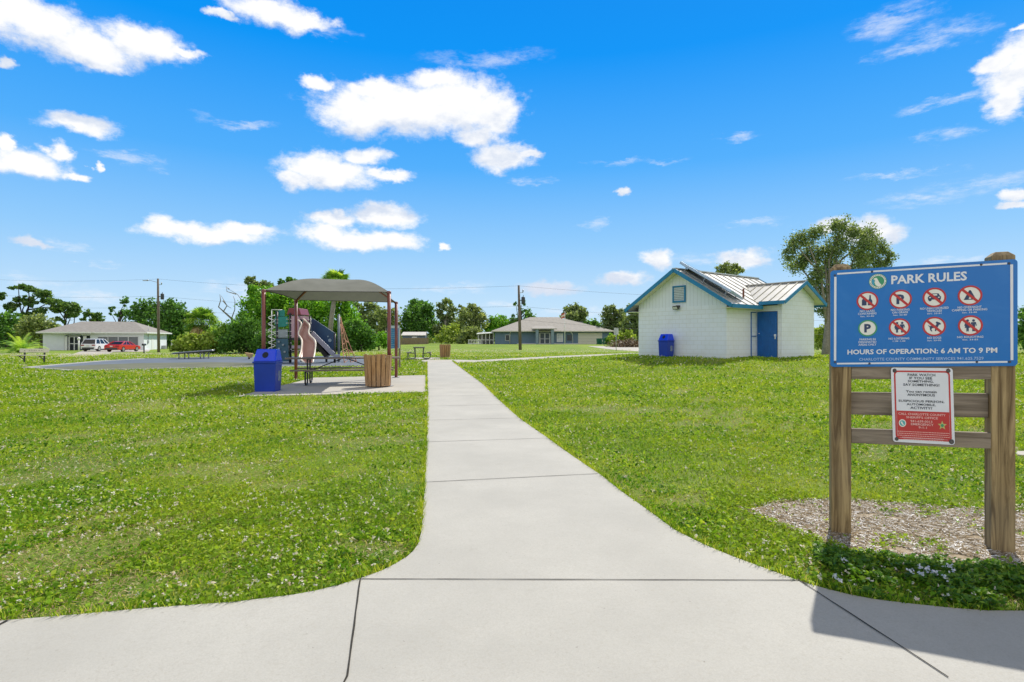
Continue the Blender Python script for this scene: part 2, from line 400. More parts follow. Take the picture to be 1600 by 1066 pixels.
joint(G2(563, 911.5), G2(1248, 913.5), 0.007); joint(G2(563, 911), G2(543, 1066), 0.0075)
joint(G2(1246, 912), G2(1482, 1068), 0.007); joint(G2(12, 977), G2(-30, 1000), 0.012)
joint(G2(543, 1066), (-0.72, 0.3), 0.0075)
pdir = Vector((-0.148, 0.989)); 
for a, b in (((664, 757.5), (934, 744)), ((667, 693.5), (855, 687.5)), ((668, 659), (810, 655.5))): joint(G2(*a), G2(*b), 0.009)
p0 = Vector(G2(668, 659)); pr0 = Vector(G2(810, 655.5))
for i in range(1, 11): joint(p0 + pdir * 1.98 * i, pr0 + pdir * 1.98 * i + Vector((0.0, 0.0)), 0.012)
# pad under the shelter, walk to the toilets, drive on the far right, pad at the far table
def poly_px(l): return [G2(*p) for p in l]
slabP = poly_px([(368, 621), (666.5, 613.5), (667, 587), (491, 591)])
sheet('shelter_pad', slabP, 0.018, 0.1, CONC2, 'pale concrete pad under the shade shelter'); EXCL.append(slabP)
walkP = [G2(700, 567.5), G2(742, 567.0), G2(800, 563.6), G2(870, 559.6), G2(940, 556.5), (10.8, 44.0), (13.5, 47), (13.5, 48.2), (9.7, 46.8), G2(940, 553.9), G2(870, 556.8), G2(800, 560.2), G2(745, 563.2), G2(716, 562.5), G2(690, 562.5), G2(664, 562.5), G2(655, 564.5), G2(667, 567.5)]
sheet('side_walk', walkP, 0.012, 0.1, CONC2, 'narrow concrete walk running off to the right'); EXCL.append(walkP)
tpad = [(-6.6, 36.1), (-4.6, 36.4), (-4.9, 39.0), (-6.9, 38.7)]
sheet('table_pad', tpad, 0.006, 0.08, CONC2, 'small concrete pad under the far table'); EXCL.append(tpad)
kp = [(3.95, 5.55), (5.6, 5.4), (5.6, 6.0), (4.02, 6.1)]
kp = [(G2(1589, 712)), (7.5, 6.2), (7.5, 6.9), (G2(1586, 706.5))]
sheet('side_path', kp, 0.012, 0.08, CONC2, 'sliver of concrete path beyond the sign'); EXCL.append(kp)
# play court
t = NT('court_paint'); a = t.noise(0.5, 6, 0.6); b = t.noise(8, 5, 0.6)
k = t.mix(t.mr(a, 0.35, 0.65), (0.10, 0.13, 0.175), (0.145, 0.17, 0.21)); k = t.mix(t.mr(b, 0.5, 0.8, 0, 0.4), k, (0.12, 0.13, 0.14)); t.col(k); t.rough(0.85); COURT = t.m
OLIVE = mat('court_olive', (0.135, 0.14, 0.085), 0.85, 0.2, 0.7); KERB = concrete('kerb_concrete', (0.56, 0.55, 0.52))
courtP = poly_px([(38, 576), (112, 580.5), (360, 575.5), (560, 573), (603, 572.5), (600, 560), (560, 557.0), (360, 558.5), (225, 561.5), (157, 565.5)])
sheet('play_court', courtP, 0.03, 0.12, COURT, 'slate blue painted play court'); EXCL.append(courtP)
ol = poly_px([(70, 576), (118, 579.6), (358, 574.6), (420, 573.8), (420, 568.5), (330, 567.0), (215, 568.5), (150, 571)])
sheet('court_band', ol, 0.035, 0.004, OLIVE, 'olive painted band on the near side of the court')
mk = MB()
for (a, b) in ((0, 9), (9, 8), (8, 7), (0, 1), (1, 2), (2, 3), (3, 4)):
    A, B = courtP[a], courtP[b]; n = 12
    for i in range(n):
        f0, f1 = i / n, (i + 1) / n; P = [A[k] + (B[k] - A[k]) * f0 for k in (0, 1)]; Q = [A[k] + (B[k] - A[k]) * f1 for k in (0, 1)]
        mk.beam((*P, gzf(*P) + 0.02), (*Q, gzf(*Q) + 0.02), 0.14, 0.10)
tag(mk.build('court_kerb', KERB), 'pale concrete kerb round the play court', kind='structure')
# driveways
dl = poly_px([(84, 558), (150, 556.5), (176, 551), (232, 549.5), (236, 546.0), (196, 545.6), (128, 548.5)])
sheet('driveway', dl, 0.02, 0.08, CONC2, 'concrete driveway in front of the left house')
dr = [at(903, 104)[:2], at(941, 104)[:2], at(985, 90)[:2], at(1040, 66)[:2], at(1120, 52)[:2], at(1120, 45)[:2], at(985, 57)[:2], at(950, 71)[:2], at(925, 88)[:2]]
dr = [G2(918, 541.2), G2(945, 541.2), G2(1000, 542.8), G2(1090, 544), G2(1090, 550), G2(1000, 549.5), G2(962, 547.2), G2(938, 544.2)]
sheet('far_driveway', dr, 0.02, 0.08, CONC2, 'concrete driveway of the blue house')
def clump(x, y, f, seed):
    r = np.random.default_rng(seed); s = 0
    for i in range(7):
        a = r.uniform(0, 2 * pi); k = f * (1.5 ** (i - 2)); s = s + np.sin((x * cos(a) + y * sin(a)) * k + r.uniform(0, 6)) / 7
    return s
# ---------------------------------------------------------------- bark patch round the sign
mulchP = poly_px([(1168, 797), (1230, 785), (1330, 783), (1480, 795), (1600, 800), (1720, 830), (1700, 880), (1560, 893), (1480, 884), (1400, 872), (1330, 862), (1270, 838), (1200, 812)])
t = NT('bark_bed'); k = t.mix(t.mr(t.noise(25, 5, 0.7), 0.35, 0.65), (0.28, 0.22, 0.14), (0.47, 0.38, 0.26)); t.col(k); t.rough(0.95); t.bump(t.noise(60, 4, 0.7), 0.8, 0.02)
sheet('bark_bed', mulchP, 0.003, 0.02, t.m, 'bare bark bed round the sign posts'); 
mx = np.array([p[0] for p in mulchP]); my = np.array([p[1] for p in mulchP]); mcx, mcy = mx.mean(), my.mean()
n = 75000; cx = RNG.uniform(mx.min() - .3, mx.max() + .2, n); cy = RNG.uniform(my.min() - .3, my.max() + .3, n)
sc_ = 1 + 0.12 * np.sin(cx * 9) * np.cos(cy * 13)
big = [(mcx + (a - mcx) * 1.06, mcy + (b - mcy) * 1.10) for a, b in mulchP]
k = inpoly(cx, cy, big) & ~inpoly(cx, cy, apron); cx, cy = cx[k], cy[k]; k = (clump(cx, cy, 5, 70) + 0.5 * clump(cx, cy, 16, 71) > -0.32); cx, cy = cx[k][:38000], cy[k][:38000]; n = len(cx)
ang = RNG.uniform(0, pi, n); ln = RNG.gamma(3.0, 0.0065, n) + 0.006; wd = RNG.uniform(0.0008, 0.0030, n); tl = RNG.normal(0, 0.09, n); ro = RNG.normal(0, 0.2, n)
dx = np.stack([np.cos(ang), np.sin(ang), np.tan(tl)], 1) * ln[:, None] / 2; dy = np.stack([-np.sin(ang), np.cos(ang), ro], 1) * wd[:, None]
C = np.stack([cx, cy, 0.006 + RNG.uniform(0, 0.010, n)], 1)
V = np.stack([C - dx - dy, C + dx - dy, C + dx + dy, C - dx + dy], 1).reshape(-1, 3)
t = NT('bark_chips'); a = t.n('ShaderNodeAttribute', attribute_name='tint'); r = t.n('ShaderNodeValToRGB'); t.l(a.outputs['Fac'], r.inputs[0])
for e, (p, c) in zip([r.color_ramp.elements[0], r.color_ramp.elements[1], r.color_ramp.elements.new(0.55)], ((0.0, (0.20, 0.145, 0.085)), (1.0, (0.56, 0.48, 0.33)), (0.55, (0.39, 0.305, 0.19)))): e.position = p; e.color = (*c, 1)
t.col(r.outputs[0]); t.rough(1.0); t.b.inputs['Specular IOR Level'].default_value = 0.1
o = rawmesh('bark_chips', V, np.arange(4 * n).reshape(n, 4), t.m, tint=np.repeat(RNG.random(n), 4)); tag(o, 'loose tan bark chips scattered on the bed under the sign', 'bark chips', kind='stuff')
# ---------------------------------------------------------------- grass
def blocked(x, y):
    b = np.zeros(len(x), bool)
    for p in EXCL: b |= inpoly(x, y, p)
    # toilet block footprint
    lx = (x - 8.0) * 0.6 + (y - 27.2) * -0.8; ly = (x - 8.0) * 0.8 + (y - 27.2) * 0.6
    b |= (np.abs(lx) < 2.5) & (ly > 0) & (ly < 7) | (lx > 0) & (lx < 3.7) & (ly > 2.45) & (ly < 5.45)
    return b
def spread(n, d0, d1, p=0.0):
    """points in a fan in front of the viewpoint; density falls as d**-(2-p) """
    u = RNG.random(n)
    if p == 0: d = d0 * (d1 / d0) ** u
    else: d = (d0 ** p + u * (d1 ** p - d0 ** p)) ** (1 / p)
    x = (d * 1.12 + 1.2) * RNG.uniform(-1, 1, n); return x, d
def grass_pts(n, d0, d1, p=0.0):
    x, y = spread(n, d0, d1, p); k = ~blocked(x, y)
    inm = inpoly(x, y, mulchP); k &= ~(inm & (RNG.random(len(x)) < np.where(clump(x, y, 6, 72) + 0.5 * clump(x, y, 17, 73) > 0.30, 0.55, 0.985)))
    return x[k], y[k]
SPOTS = [(*gp(590, 862)[:2], .16), (*gp(585, 855)[:2], .12), (*gp(195, 912)[:2], .14), (*gp(300, 738)[:2], .35), (*gp(345, 730)[:2], .25), (*gp(560, 690)[:2], .3), (*gp(40, 890)[:2], .12), (*gp(1150, 790)[:2], .3), (*gp(500, 640)[:2], .9), (*gp(230, 640)[:2], .8), (*gp(1440, 670)[:2], .5), (*gp(950, 640)[:2], .8), (*gp(640, 760)[:2], .12), (*gp(120, 800)[:2], .22), (*gp(1360, 720)[:2], .25), (*gp(430, 760)[:2], .18), (*gp(640, 625)[:2], .7)]
def bald(x, y):
    b = clump(x, y, 1.5, 3) + 0.6 * clump(x, y, 5, 4)
    for a, c, r in SPOTS: b = b + 0.62 * np.exp(-(((x - a) / (r * 1.6)) ** 2 + ((y - c) / r) ** 2))
    return b
# 1. narrow blades
x1, y1 = grass_pts(90000, 2.1, 5.0, 2.0); x2, y2 = grass_pts(430000, 5.0, 48.0, 0.25)
x = np.concatenate([x1, x2]); y = np.concatenate([y1, y2]); k = (bald(x, y) < 0.40) | (RNG.random(len(x)) < 0.22); x, y = x[k], y[k]
n = len(x); s = np.maximum(1, y / 5.0) ** 0.78; rnd = RNG.random(n)
h = RNG.uniform(0.016, 0.048, n) * np.minimum(s, 2.6) * (1 + 0.5 * clump(x, y, 4, 8)); wd = RNG.uniform(0.0016, 0.0034, n) * s
a = RNG.uniform(0, 2 * pi, n); lean = RNG.uniform(0.15, 1.25, n); b = RNG.uniform(0, 2 * pi, n)
B = np.stack([x, y, gz(x, y) - 0.002], 1); D = np.stack([np.cos(a) * lean, np.sin(a) * lean, np.ones(n)], 1); D /= np.linalg.norm(D, axis=1)[:, None]
D2 = D + np.stack([np.cos(a) * 0.8, np.sin(a) * 0.8, -0.5 * lean], 1); D2 /= np.linalg.norm(D2, axis=1)[:, None]
S = np.stack([np.cos(b), np.sin(b), np.zeros(n)], 1) * wd[:, None]
M_ = B + D * (h * 0.6)[:, None]; T_ = M_ + D2 * (h * 0.6)[:, None]
V = np.stack([B - S, B + S, M_ + S * 0.85, M_ - S * 0.85, T_], 1).reshape(-1, 3); o5 = np.arange(n)[:, None] * 5
Fq = np.concatenate([o5 + [0, 1, 2, 3]], 0); 
# tips as quads with a doubled corner are avoided: blades are quads with a narrow end
V = np.stack([B - S, B + S, M_ + S, M_ - S, T_ + S * 0.15, T_ - S * 0.15], 1).reshape(-1, 3); o6 = np.arange(n)[:, None] * 6
Fq = np.concatenate([o6 + [0, 1, 2, 3], o6 + [3, 2, 4, 5]], 0)
GM = leafmat('grass_blades', [(0.0, (0.035, 0.08, 0.008)), (0.35, (0.18, 0.36, 0.014)), (0.7, (0.40, 0.56, 0.03)), (0.9, (0.70, 0.68, 0.12)), (1.0, (0.72, 0.62, 0.30))], 0.42, 0.7, (0.52, 0.56, 0.05), 0.45, (0.10, 0.26, 0.012), 0.08)
tn = np.clip(rnd * 0.9 + 0.16 * bald(x, y) + 0.04, 0, 1)
tag(rawmesh('grass', V, Fq, GM, tint=np.repeat(tn, 6)), 'short green turf blades growing all over the park lawn', 'grass', kind='stuff')
# 2. small broad leaves of the creeping weeds
x1, y1 = grass_pts(110000, 2.1, 5.0, 2.0); x2, y2 = grass_pts(300000, 5.0, 40.0, 0.25)
x = np.concatenate([x1, x2]); y = np.concatenate([y1, y2]); k = ((clump(x, y, 2.3, 21) > -0.30) | (RNG.random(len(x)) < 0.25)) & ((bald(x, y) < 0.38) | (RNG.random(len(x)) < 0.12)); x, y = x[k], y[k]
n = len(x); s = np.maximum(1, y / 5.0) ** 0.62
C = np.stack([x, y, gz(x, y) + RNG.uniform(0.006, 0.036, n) * np.minimum(s, 2)], 1)
V, Fl = leaves(C, np.minimum(RNG.gamma(5.0, 0.0028, n), 0.026) * s, 1.7, 0.40)
WM = leafmat('weed_leaves', [(0.0, (0.022, 0.07, 0.008)), (0.45, (0.13, 0.30, 0.016)), (0.85, (0.38, 0.57, 0.05)), (1.0, (0.58, 0.62, 0.09))], 0.4, 0.6, (0.38, 0.48, 0.04), 0.6, (0.07, 0.22, 0.01), 0.12)
tag(rawmesh('creeping_weeds', V, Fl, WM, tint=np.repeat(RNG.random(n), 4)), 'low broad leaved weeds creeping through the lawn', 'weeds', kind='stuff')
# 3. dry thatch
x, y = grass_pts(300000, 2.1, 25.0, 0.5); k = (bald(x, y) > 0.26) | (RNG.random(len(x)) < 0.16); x, y = x[k], y[k]; n = len(x)
s = np.maximum(1, y / 5) ** 0.75; a = RNG.uniform(0, pi, n); ln = RNG.uniform(0.01, 0.035, n) * s; wd = 0.0016 * s
C = np.stack([x, y, gz(x, y) + RNG.uniform(0.006, 0.026, n)], 1); dx = np.stack([np.cos(a), np.sin(a), RNG.normal(0, .3, n)], 1) * ln[:, None] / 2; dy = np.stack([-np.sin(a), np.cos(a), np.zeros(n)], 1) * wd[:, None]
V = np.stack([C - dx - dy, C + dx - dy, C + dx + dy, C - dx + dy], 1).reshape(-1, 3)
TH = leafmat('thatch', [(0.0, (0.20, 0.10, 0.06)), (0.6, (0.40, 0.28, 0.14)), (1.0, (0.58, 0.48, 0.28))], 0.15, 0.8)
tag(rawmesh('dry_thatch', V, np.arange(4 * n).reshape(n, 4), TH, tint=np.repeat(RNG.random(n), 4)), 'dry brown thatch showing through thin spots of the lawn', 'thatch', kind='stuff')
# 4. small white flowers
x1, y1 = grass_pts(4200, 2.1, 5.0, 2.0); x2, y2 = grass_pts(34000, 5.0, 60.0, 0.75)
x = np.concatenate([x1, x2]); y = np.concatenate([y1, y2]); dn = clump(x, y, 1.6, 31) + clump(x, y, 6, 32) * 0.7 - np.where(x > 0, 0.16, -0.16)
k = (dn > -0.02) | (RNG.random(len(x)) < 0.12); k &= (RNG.random(len(x)) < 0.8); x, y = x[k], y[k]; n = len(x); s = np.maximum(1, y / 6.0) ** 0.62
m = 5; big_ = np.where(RNG.random(n) < 0.2, 1.6, 1.0)
C = np.repeat(np.stack([x, y, gz(x, y) + RNG.uniform(0.03, 0.05, n) * np.minimum(s, 1.8)], 1), m, 0) + RNG.normal(0, 1, (n * m, 3)) * (np.repeat(s * big_, m) * 0.0042)[:, None]
V, Fl = leaves(C, np.repeat(s * big_, m) * RNG.uniform(0.0065, 0.0115, n * m), 1.3, 0.3)
FM = leafmat('flower_petals', [(0.0, (0.62, 0.60, 0.52)), (0.6, (0.80, 0.78, 0.72)), (1.0, (0.74, 0.58, 0.56))], 0.3, 0.7)
tag(rawmesh('white_flowers', V, Fl, FM, tint=np.repeat(RNG.random(n * m), 4)), 'tiny white wildflowers dotted over the lawn', 'flowers', kind='stuff')
# 5. taller ground cover at the concrete edge under the sign, and grass tips over the path edges
gcP = poly_px([(1255, 905), (1275, 858), (1330, 868), (1400, 874), (1480, 886), (1560, 896), (1700, 886), (1760, 900), (1760, 958), (1640, 958), (1540, 957.5), (1480, 952), (1423, 946), (1370, 939.5), (1330, 932), (1290, 922)])
gxy = np.array(gcP); n0 = 60000; x = RNG.uniform(gxy[:, 0].min(), gxy[:, 0].max(), n0); y = RNG.uniform(gxy[:, 1].min(), gxy[:, 1].max(), n0)
k = inpoly(x, y, gcP) & (clump(x, y, 9, 40) > -0.08); x, y = x[k], y[k]; k = (x > gp(1290, 890)[0]) | (RNG.random(len(x)) < 0.15); x, y = x[k], y[k]; n = min(len(x), 9500); x, y = x[:n], y[:n]
C = np.stack([x, y, RNG.uniform(0.01, 0.06, n) * (1 + 0.7 * clump(x, y, 12, 41))], 1); V, Fl = leaves(C, RNG.uniform(0.009, 0.019, n), 2.4, 0.45)
GC = leafmat('cover_leaves', [(0.0, (0.04, 0.12, 0.015)), (0.6, (0.12, 0.27, 0.025)), (1.0, (0.28, 0.42, 0.05))], 0.4, 0.5)
tag(rawmesh('ground_cover', V, Fl, GC, tint=np.repeat(RNG.random(n), 4)), 'leafy dark green ground cover at the concrete edge below the sign', 'ground cover', kind='stuff')
fl = [(1423, 905), (1437, 899), (1441, 911), (1450, 903), (1482, 897), (1486, 903), (1462, 908), (1305, 915), (1311, 920), (1478, 918), (1320, 888)]
Cc = []
for (px, py) in fl:
    g0 = gp(px, py + 6)
    for _ in range(14): Cc.append((g0[0] + random.gauss(0, .009), g0[1] + random.gauss(0, .009), 0.07 + random.gauss(0, .006)))
Cc = np.array(Cc); V, Fl = leaves(Cc, 0.013, 1.3, 0.3)
tag(rawmesh('pale_flowers', V, Fl, leafmat('pale_petals', [(0, (0.62, 0.66, 0.85)), (1, (0.8, 0.8, 0.92))], 0.3), tint=np.repeat(RNG.random(len(Cc)), 4)), 'pale lilac flower clusters in the shaded ground cover', 'flowers', kind='stuff')
V_ = []; 
for E, sgn in ((LE, -1), (RE, 1)):
    for i in range(len(E) - 1):
        A, B_ = np.array(E[i]), np.array(E[i + 1]); l = np.linalg.norm(B_ - A); c = int(l * (420 if max(A[1], B_[1]) < 8 else 120))
        if c < 1: continue
        f = RNG.random(c)[:, None]; P = A + (B_ - A) * f; nrm = np.array([(B_ - A)[1], -(B_ - A)[0]]) / l
        if (nrm[0] * sgn) < 0 and abs(nrm[0]) > 0.02: nrm = -nrm
        if abs(nrm[0]) <= abs(nrm[1]) and nrm[1] < 0: nrm = -nrm
        V_.append(P + nrm * RNG.uniform(0.0, 0.03, (c, 1)))
P = np.concatenate(V_); n = len(P); k = (clump(P[:, 0], P[:, 1], 7, 50) > -0.1) | (RNG.random(n) < 0.35); P = P[k]; n = len(P); s = np.maximum(1, P[:, 1] / 6)
a = RNG.uniform(0, 2 * pi, n); h = RNG.uniform(0.025, 0.07, n) * np.minimum(s, 1.5); B = np.stack([P[:, 0], P[:, 1], gz(P[:, 0], P[:, 1])], 1)
T_ = B + np.stack([np.cos(a) * h * .6, np.sin(a) * h * .6, h], 1); S = np.stack([-np.sin(a), np.cos(a), np.zeros(n)], 1) * (0.0028 * s)[:, None]
V = np.stack([B - S, B + S, T_ + S * .3, T_ - S * .3], 1).reshape(-1, 3)
tag(rawmesh('edge_grass', V, np.arange(4 * n).reshape(n, 4), GM, tint=np.repeat(RNG.random(n), 4)), 'ragged grass growing along the concrete edges', 'grass', kind='stuff')
# ================================================================ park sign
def woodmat(name, dark, light, sc=1.0, axis='z'):
    t = NT(name); s = {'z': (14, 14, 0.9), 'x': (0.9, 14, 14), 'y': (14, 0.9, 14)}[axis]; s = tuple(v * sc for v in s)
    v = t.co(s); a = t.noise(1.6, 8, 0.65, v, 1.1); b = t.noise(7, 4, 0.6, v); c = t.noise(1.3, 3, 0.5)
    k = t.mix(t.mr(a, 0.38, 0.62), dark, light); k = t.mix(t.mr(b, 0.55, 0.8, 0, 0.55), k, tuple(x * 0.45 for x in dark))
    k = t.mix(t.mr(c, 0.45, 0.75, 0, 0.4), k, (0.20, 0.18, 0.155)); t.col(k); t.rough(0.85); t.bump(a, 0.5, 0.006); return t.m
POST = woodmat('treated_post', (0.125, 0.078, 0.03), (0.43, 0.31, 0.15)); RAIL = woodmat('weathered_rail', (0.15, 0.115, 0.08), (0.31, 0.25, 0.185), 1.0, 'x')
t = NT('sign_blue'); k = t.noise(2.2, 5, 0.6, None, 2.0); t.col(t.mix(t.mr(k, 0.5, 0.72, 0, 0.5), (0.0, 0.15, 0.50), (0.035, 0.21, 0.56)))
t.rough(0.28); t.b.inputs['Coat Weight'].default_value = 0.35; t.b.inputs['Coat Roughness'].default_value = 0.12; SBLUE = t.m
SWHITE = mat('sign_white', (0.74, 0.75, 0.78), 0.45, 0.04); SRED = mat('sign_red', (0.52, 0.035, 0.03), 0.4, 0.08); SBLK = mat('sign_black', (0.015, 0.02, 0.03), 0.45)
SCREAM = mat('sign_cream', (0.80, 0.78, 0.70), 0.4, 0.03); SGREEN = mat('sign_green', (0.05, 0.30, 0.14), 0.4); SNAVY = mat('sign_text_navy', (0.03, 0.05, 0.12), 0.45)
SPALE = mat('sign_pale_text', (0.42, 0.56, 0.78), 0.45, 0.05); SPINK = mat('sign_pink_text', (0.80, 0.50, 0.45), 0.45, 0.05); BOLT = mat('bolt_steel', (0.10, 0.09, 0.09), 0.45, 0.3, 30, 0.6)
LB, RB = PX(1297.5, 498, 3.95), PX(1590, 488, 3.55)
U = Vector((RB[0] - LB[0], RB[1] - LB[1], 0)); SW = U.length; U.normalize(); S_rz = atan2(U.y, U.x)
sign = thing('park_sign', 'blue park rules sign on two thick timber posts beside the concrete walk', 'sign', (LB[0], LB[1], 0), S_rz)
SH, SZ0, TILT = 0.668, 1.157, 0.0245
def sg(u, v, d=0.0): return (u, -d, SZ0 + v + TILT * u)          # sign plane: u along, v up, d proud of the face
m = MB()
def rrect(x0, x1, z0, z1, r, n=5):
    out = []
    for cx, cz, a0 in ((x1 - r, z0 + r, -90), (x1 - r, z1 - r, 0), (x0 + r, z1 - r, 90), (x0 + r, z0 + r, 180)):
        for i in range(n + 1): a = radians(a0 + 90 * i / n); out.append((cx + r * cos(a), cz + r * sin(a)))
    return out
m.prism(rrect(0, SW, 0, SH, 0.022), sg, -0.006, 0.0)
board = m.build('board', SBLUE, sign, 0.0)
# homography from the photograph's zoom of the board to board coordinates (u 0..SW, v 0..SH)
def homog(src, dst):
    A = []; b = []
    for (x, y), (u, v) in zip(src, dst):
        A += [[x, y, 1, 0, 0, 0, -u * x, -u * y], [0, 0, 0, x, y, 1, -v * x, -v * y]]; b += [u, v]
    h = np.append(np.linalg.solve(np.array(A, float), np.array(b, float)), 1).reshape(3, 3)
    return lambda x, y: tuple((h @ [x, y, 1])[:2] / (h @ [x, y, 1])[2])
HB = homog([(37, 122), (1552, 25), (1552, 885), (62, 887)], [(0, SH), (SW, SH), (SW, 0), (0, 0)])
m = MB()   # broken border line
def strip(mb, a, b, w, d):
    a, b = Vector(a), Vector(b); n = (b - a).normalized(); n = Vector((-n.y, n.x)) * w / 2
    mb.add([sg(*(a + n), d), sg(*(b + n), d), sg(*(b - n), d), sg(*(a - n), d)], [(0, 1, 2, 3)])
for a, b, w in (((92, 148), (362, 130), .011), ((380, 128), (1465, 62), .011), ((78, 172), (97, 838), .014), ((112, 862), (1470, 852), .011), ((1503, 70), (1506, 838), .014)): strip(m, HB(*a), HB(*b), w, 0.0015)
m.build('border_line', SWHITE, board, fix=False)
TXT = []
def text(body, cx, cy, w, h, parent_mb, midx, d, bold=0.0, plane=None):
    cu = bpy.data.curves.new('t', 'FONT'); cu.body = body; cu.size = 1.0; cu.align_x = 'CENTER'; cu.offset = bold; cu.resolution_u = 2
    o = bpy.data.objects.new('t', cu); COL.objects.link(o); TXT.append((o, cx, cy, w, h, parent_mb, midx, d, plane or sg))
def flush_text():
    dg = bpy.context.evaluated_depsgraph_get(); dg.update()
    for o, cx, cy, w, h, mb, mi, d, pl in TXT:
        me = o.evaluated_get(dg).to_mesh(); vs = [v.co.copy() for v in me.vertices]; fs = [tuple(p.vertices) for p in me.polygons]
        x0 = min(v.x for v in vs); x1 = max(v.x for v in vs); z0 = min(v.y for v in vs); z1 = max(v.y for v in vs)
        sx_, sz_ = w / (x1 - x0), h / (z1 - z0)
        mb.m = mi; mb.add([pl(cx + (v.x - (x0 + x1) / 2) * sx_, cy + (v.y - (z0 + z1) / 2) * sz_, d) for v in vs], fs)
        cu = o.data; bpy.data.objects.remove(o); bpy.data.curves.remove(cu)
    TXT.clear()
lt = MB()
def btext(s, xa, xb, yc, hpx, mi=0, bold=0.0, yc2=None):
    a = HB(xa, yc if yc2 is None else yc); b = HB(xb, yc if yc2 is None else yc2); u = (a[0] + b[0]) / 2; v = (a[1] + b[1]) / 2
    text(s, u, v, b[0] - a[0], hpx * SH / 810, lt, mi, 0.0016, bold)
btext('PARK RULES', 528, 1140, 195, 72, 0, 0.028, 165); btext('HOURS OF OPERATION: 6 AM TO 9 PM', 193, 1388, 773, 42, 0, 0.026, 757)
btext('CHARLOTTE COUNTY COMMUNITY SERVICES 941.625.7529', 288, 1278, 829, 22, 1, 0.006, 823)
caps = [(342, 455, 148, [('NO GLASS', .80, 17), ('CONTAINERS', 1, 17), ('Sec. 33-80', .75, 11)], 446), (605, 440, 148, [('NO PARKING', 1, 17), ('ON GRASS', .85, 17), ('Sec. 33-80', .75, 11)], 436),
        (880, 425, 230, [('NO UNAUTHORIZED', 1, 17), ('VEHICLES', .52, 17), ('Sec. 33-81', .5, 11)], 424), (1163, 415, 285, [('NO OVERNIGHT', .68, 17), ('CAMPING OR PARKING', 1, 17), ('Sec. 33-80', .42, 11)], 416),
        (350, 670, 142, [('PARKING IN', .9, 17), ('DESIGNATED', 1, 17), ('AREAS ONLY', 1, 17)], 671), (600, 665, 165, [('NO LOITERING', 1, 16), ('11 PM - 5 AM', .6, 11)], 665),
        (882, 660, 112, [('NO DOGS', 1, 16), ('Sec. 33-82', 1, 11)], 660), (1170, 653, 210, [('NO SOLICITING', 1, 16), ('Sec. 33-83', .6, 11)], 654)]
for cx_, cy_, wpx, rows, y0 in caps:
    y = y0
    for s_, fr, hp in rows: btext(s_, cx_ - wpx * fr / 2, cx_ + wpx * fr / 2, y, hp, 0, 0.012); y += 21
def disc(mb, c, r0, r1, d, mi, n=36):
    mb.m = mi
    if r0 == 0: mb.add([sg(c[0] + r1 * cos(2 * pi * i / n), c[1] + r1 * sin(2 * pi * i / n), d) for i in range(n)], [tuple(range(n))])
    else:
        vs = [sg(c[0] + r * cos(2 * pi * i / n), c[1] + r * sin(2 * pi * i / n), d) for r in (r0, r1) for i in range(n)]
        mb.add(vs, [(i, (i + 1) % n, n + (i + 1) % n, n + i) for i in range(n)])
def flat(mb, c, s, pts, d, mi): mb.m = mi; mb.add([sg(c[0] + s * x, c[1] + s * y, d) for x, y in pts], [tuple(range(len(pts)))])
def oval(mb, c, s, x, y, rx, ry, d, mi, n=14): flat(mb, c, s, [(x + rx * cos(2 * pi * i / n), y + ry * sin(2 * pi * i / n)) for i in range(n)], d, mi)
def person_glyph(mb, c, s, x, d, skirt):
    oval(mb, c, s, x, .50, .12, .13, d, 3)
    flat(mb, c, s, [(x - .19, .34), (x - .27, -.02), (x - .20, -.04), (x - .13, .2), (x - (.24 if skirt else .12), -.22), (x - .1, -.24), (x - .1, -.60), (x - .01, -.60), (x, -.24), (x + .01, -.60), (x + .1, -.60), (x + .1, -.24), (x + (.24 if skirt else .12), -.22), (x + .13, .2), (x + .20, -.04), (x + .27, -.02), (x + .19, .34)], d, 3)
PM = [SCREAM, SRED, SGREEN, SNAVY]
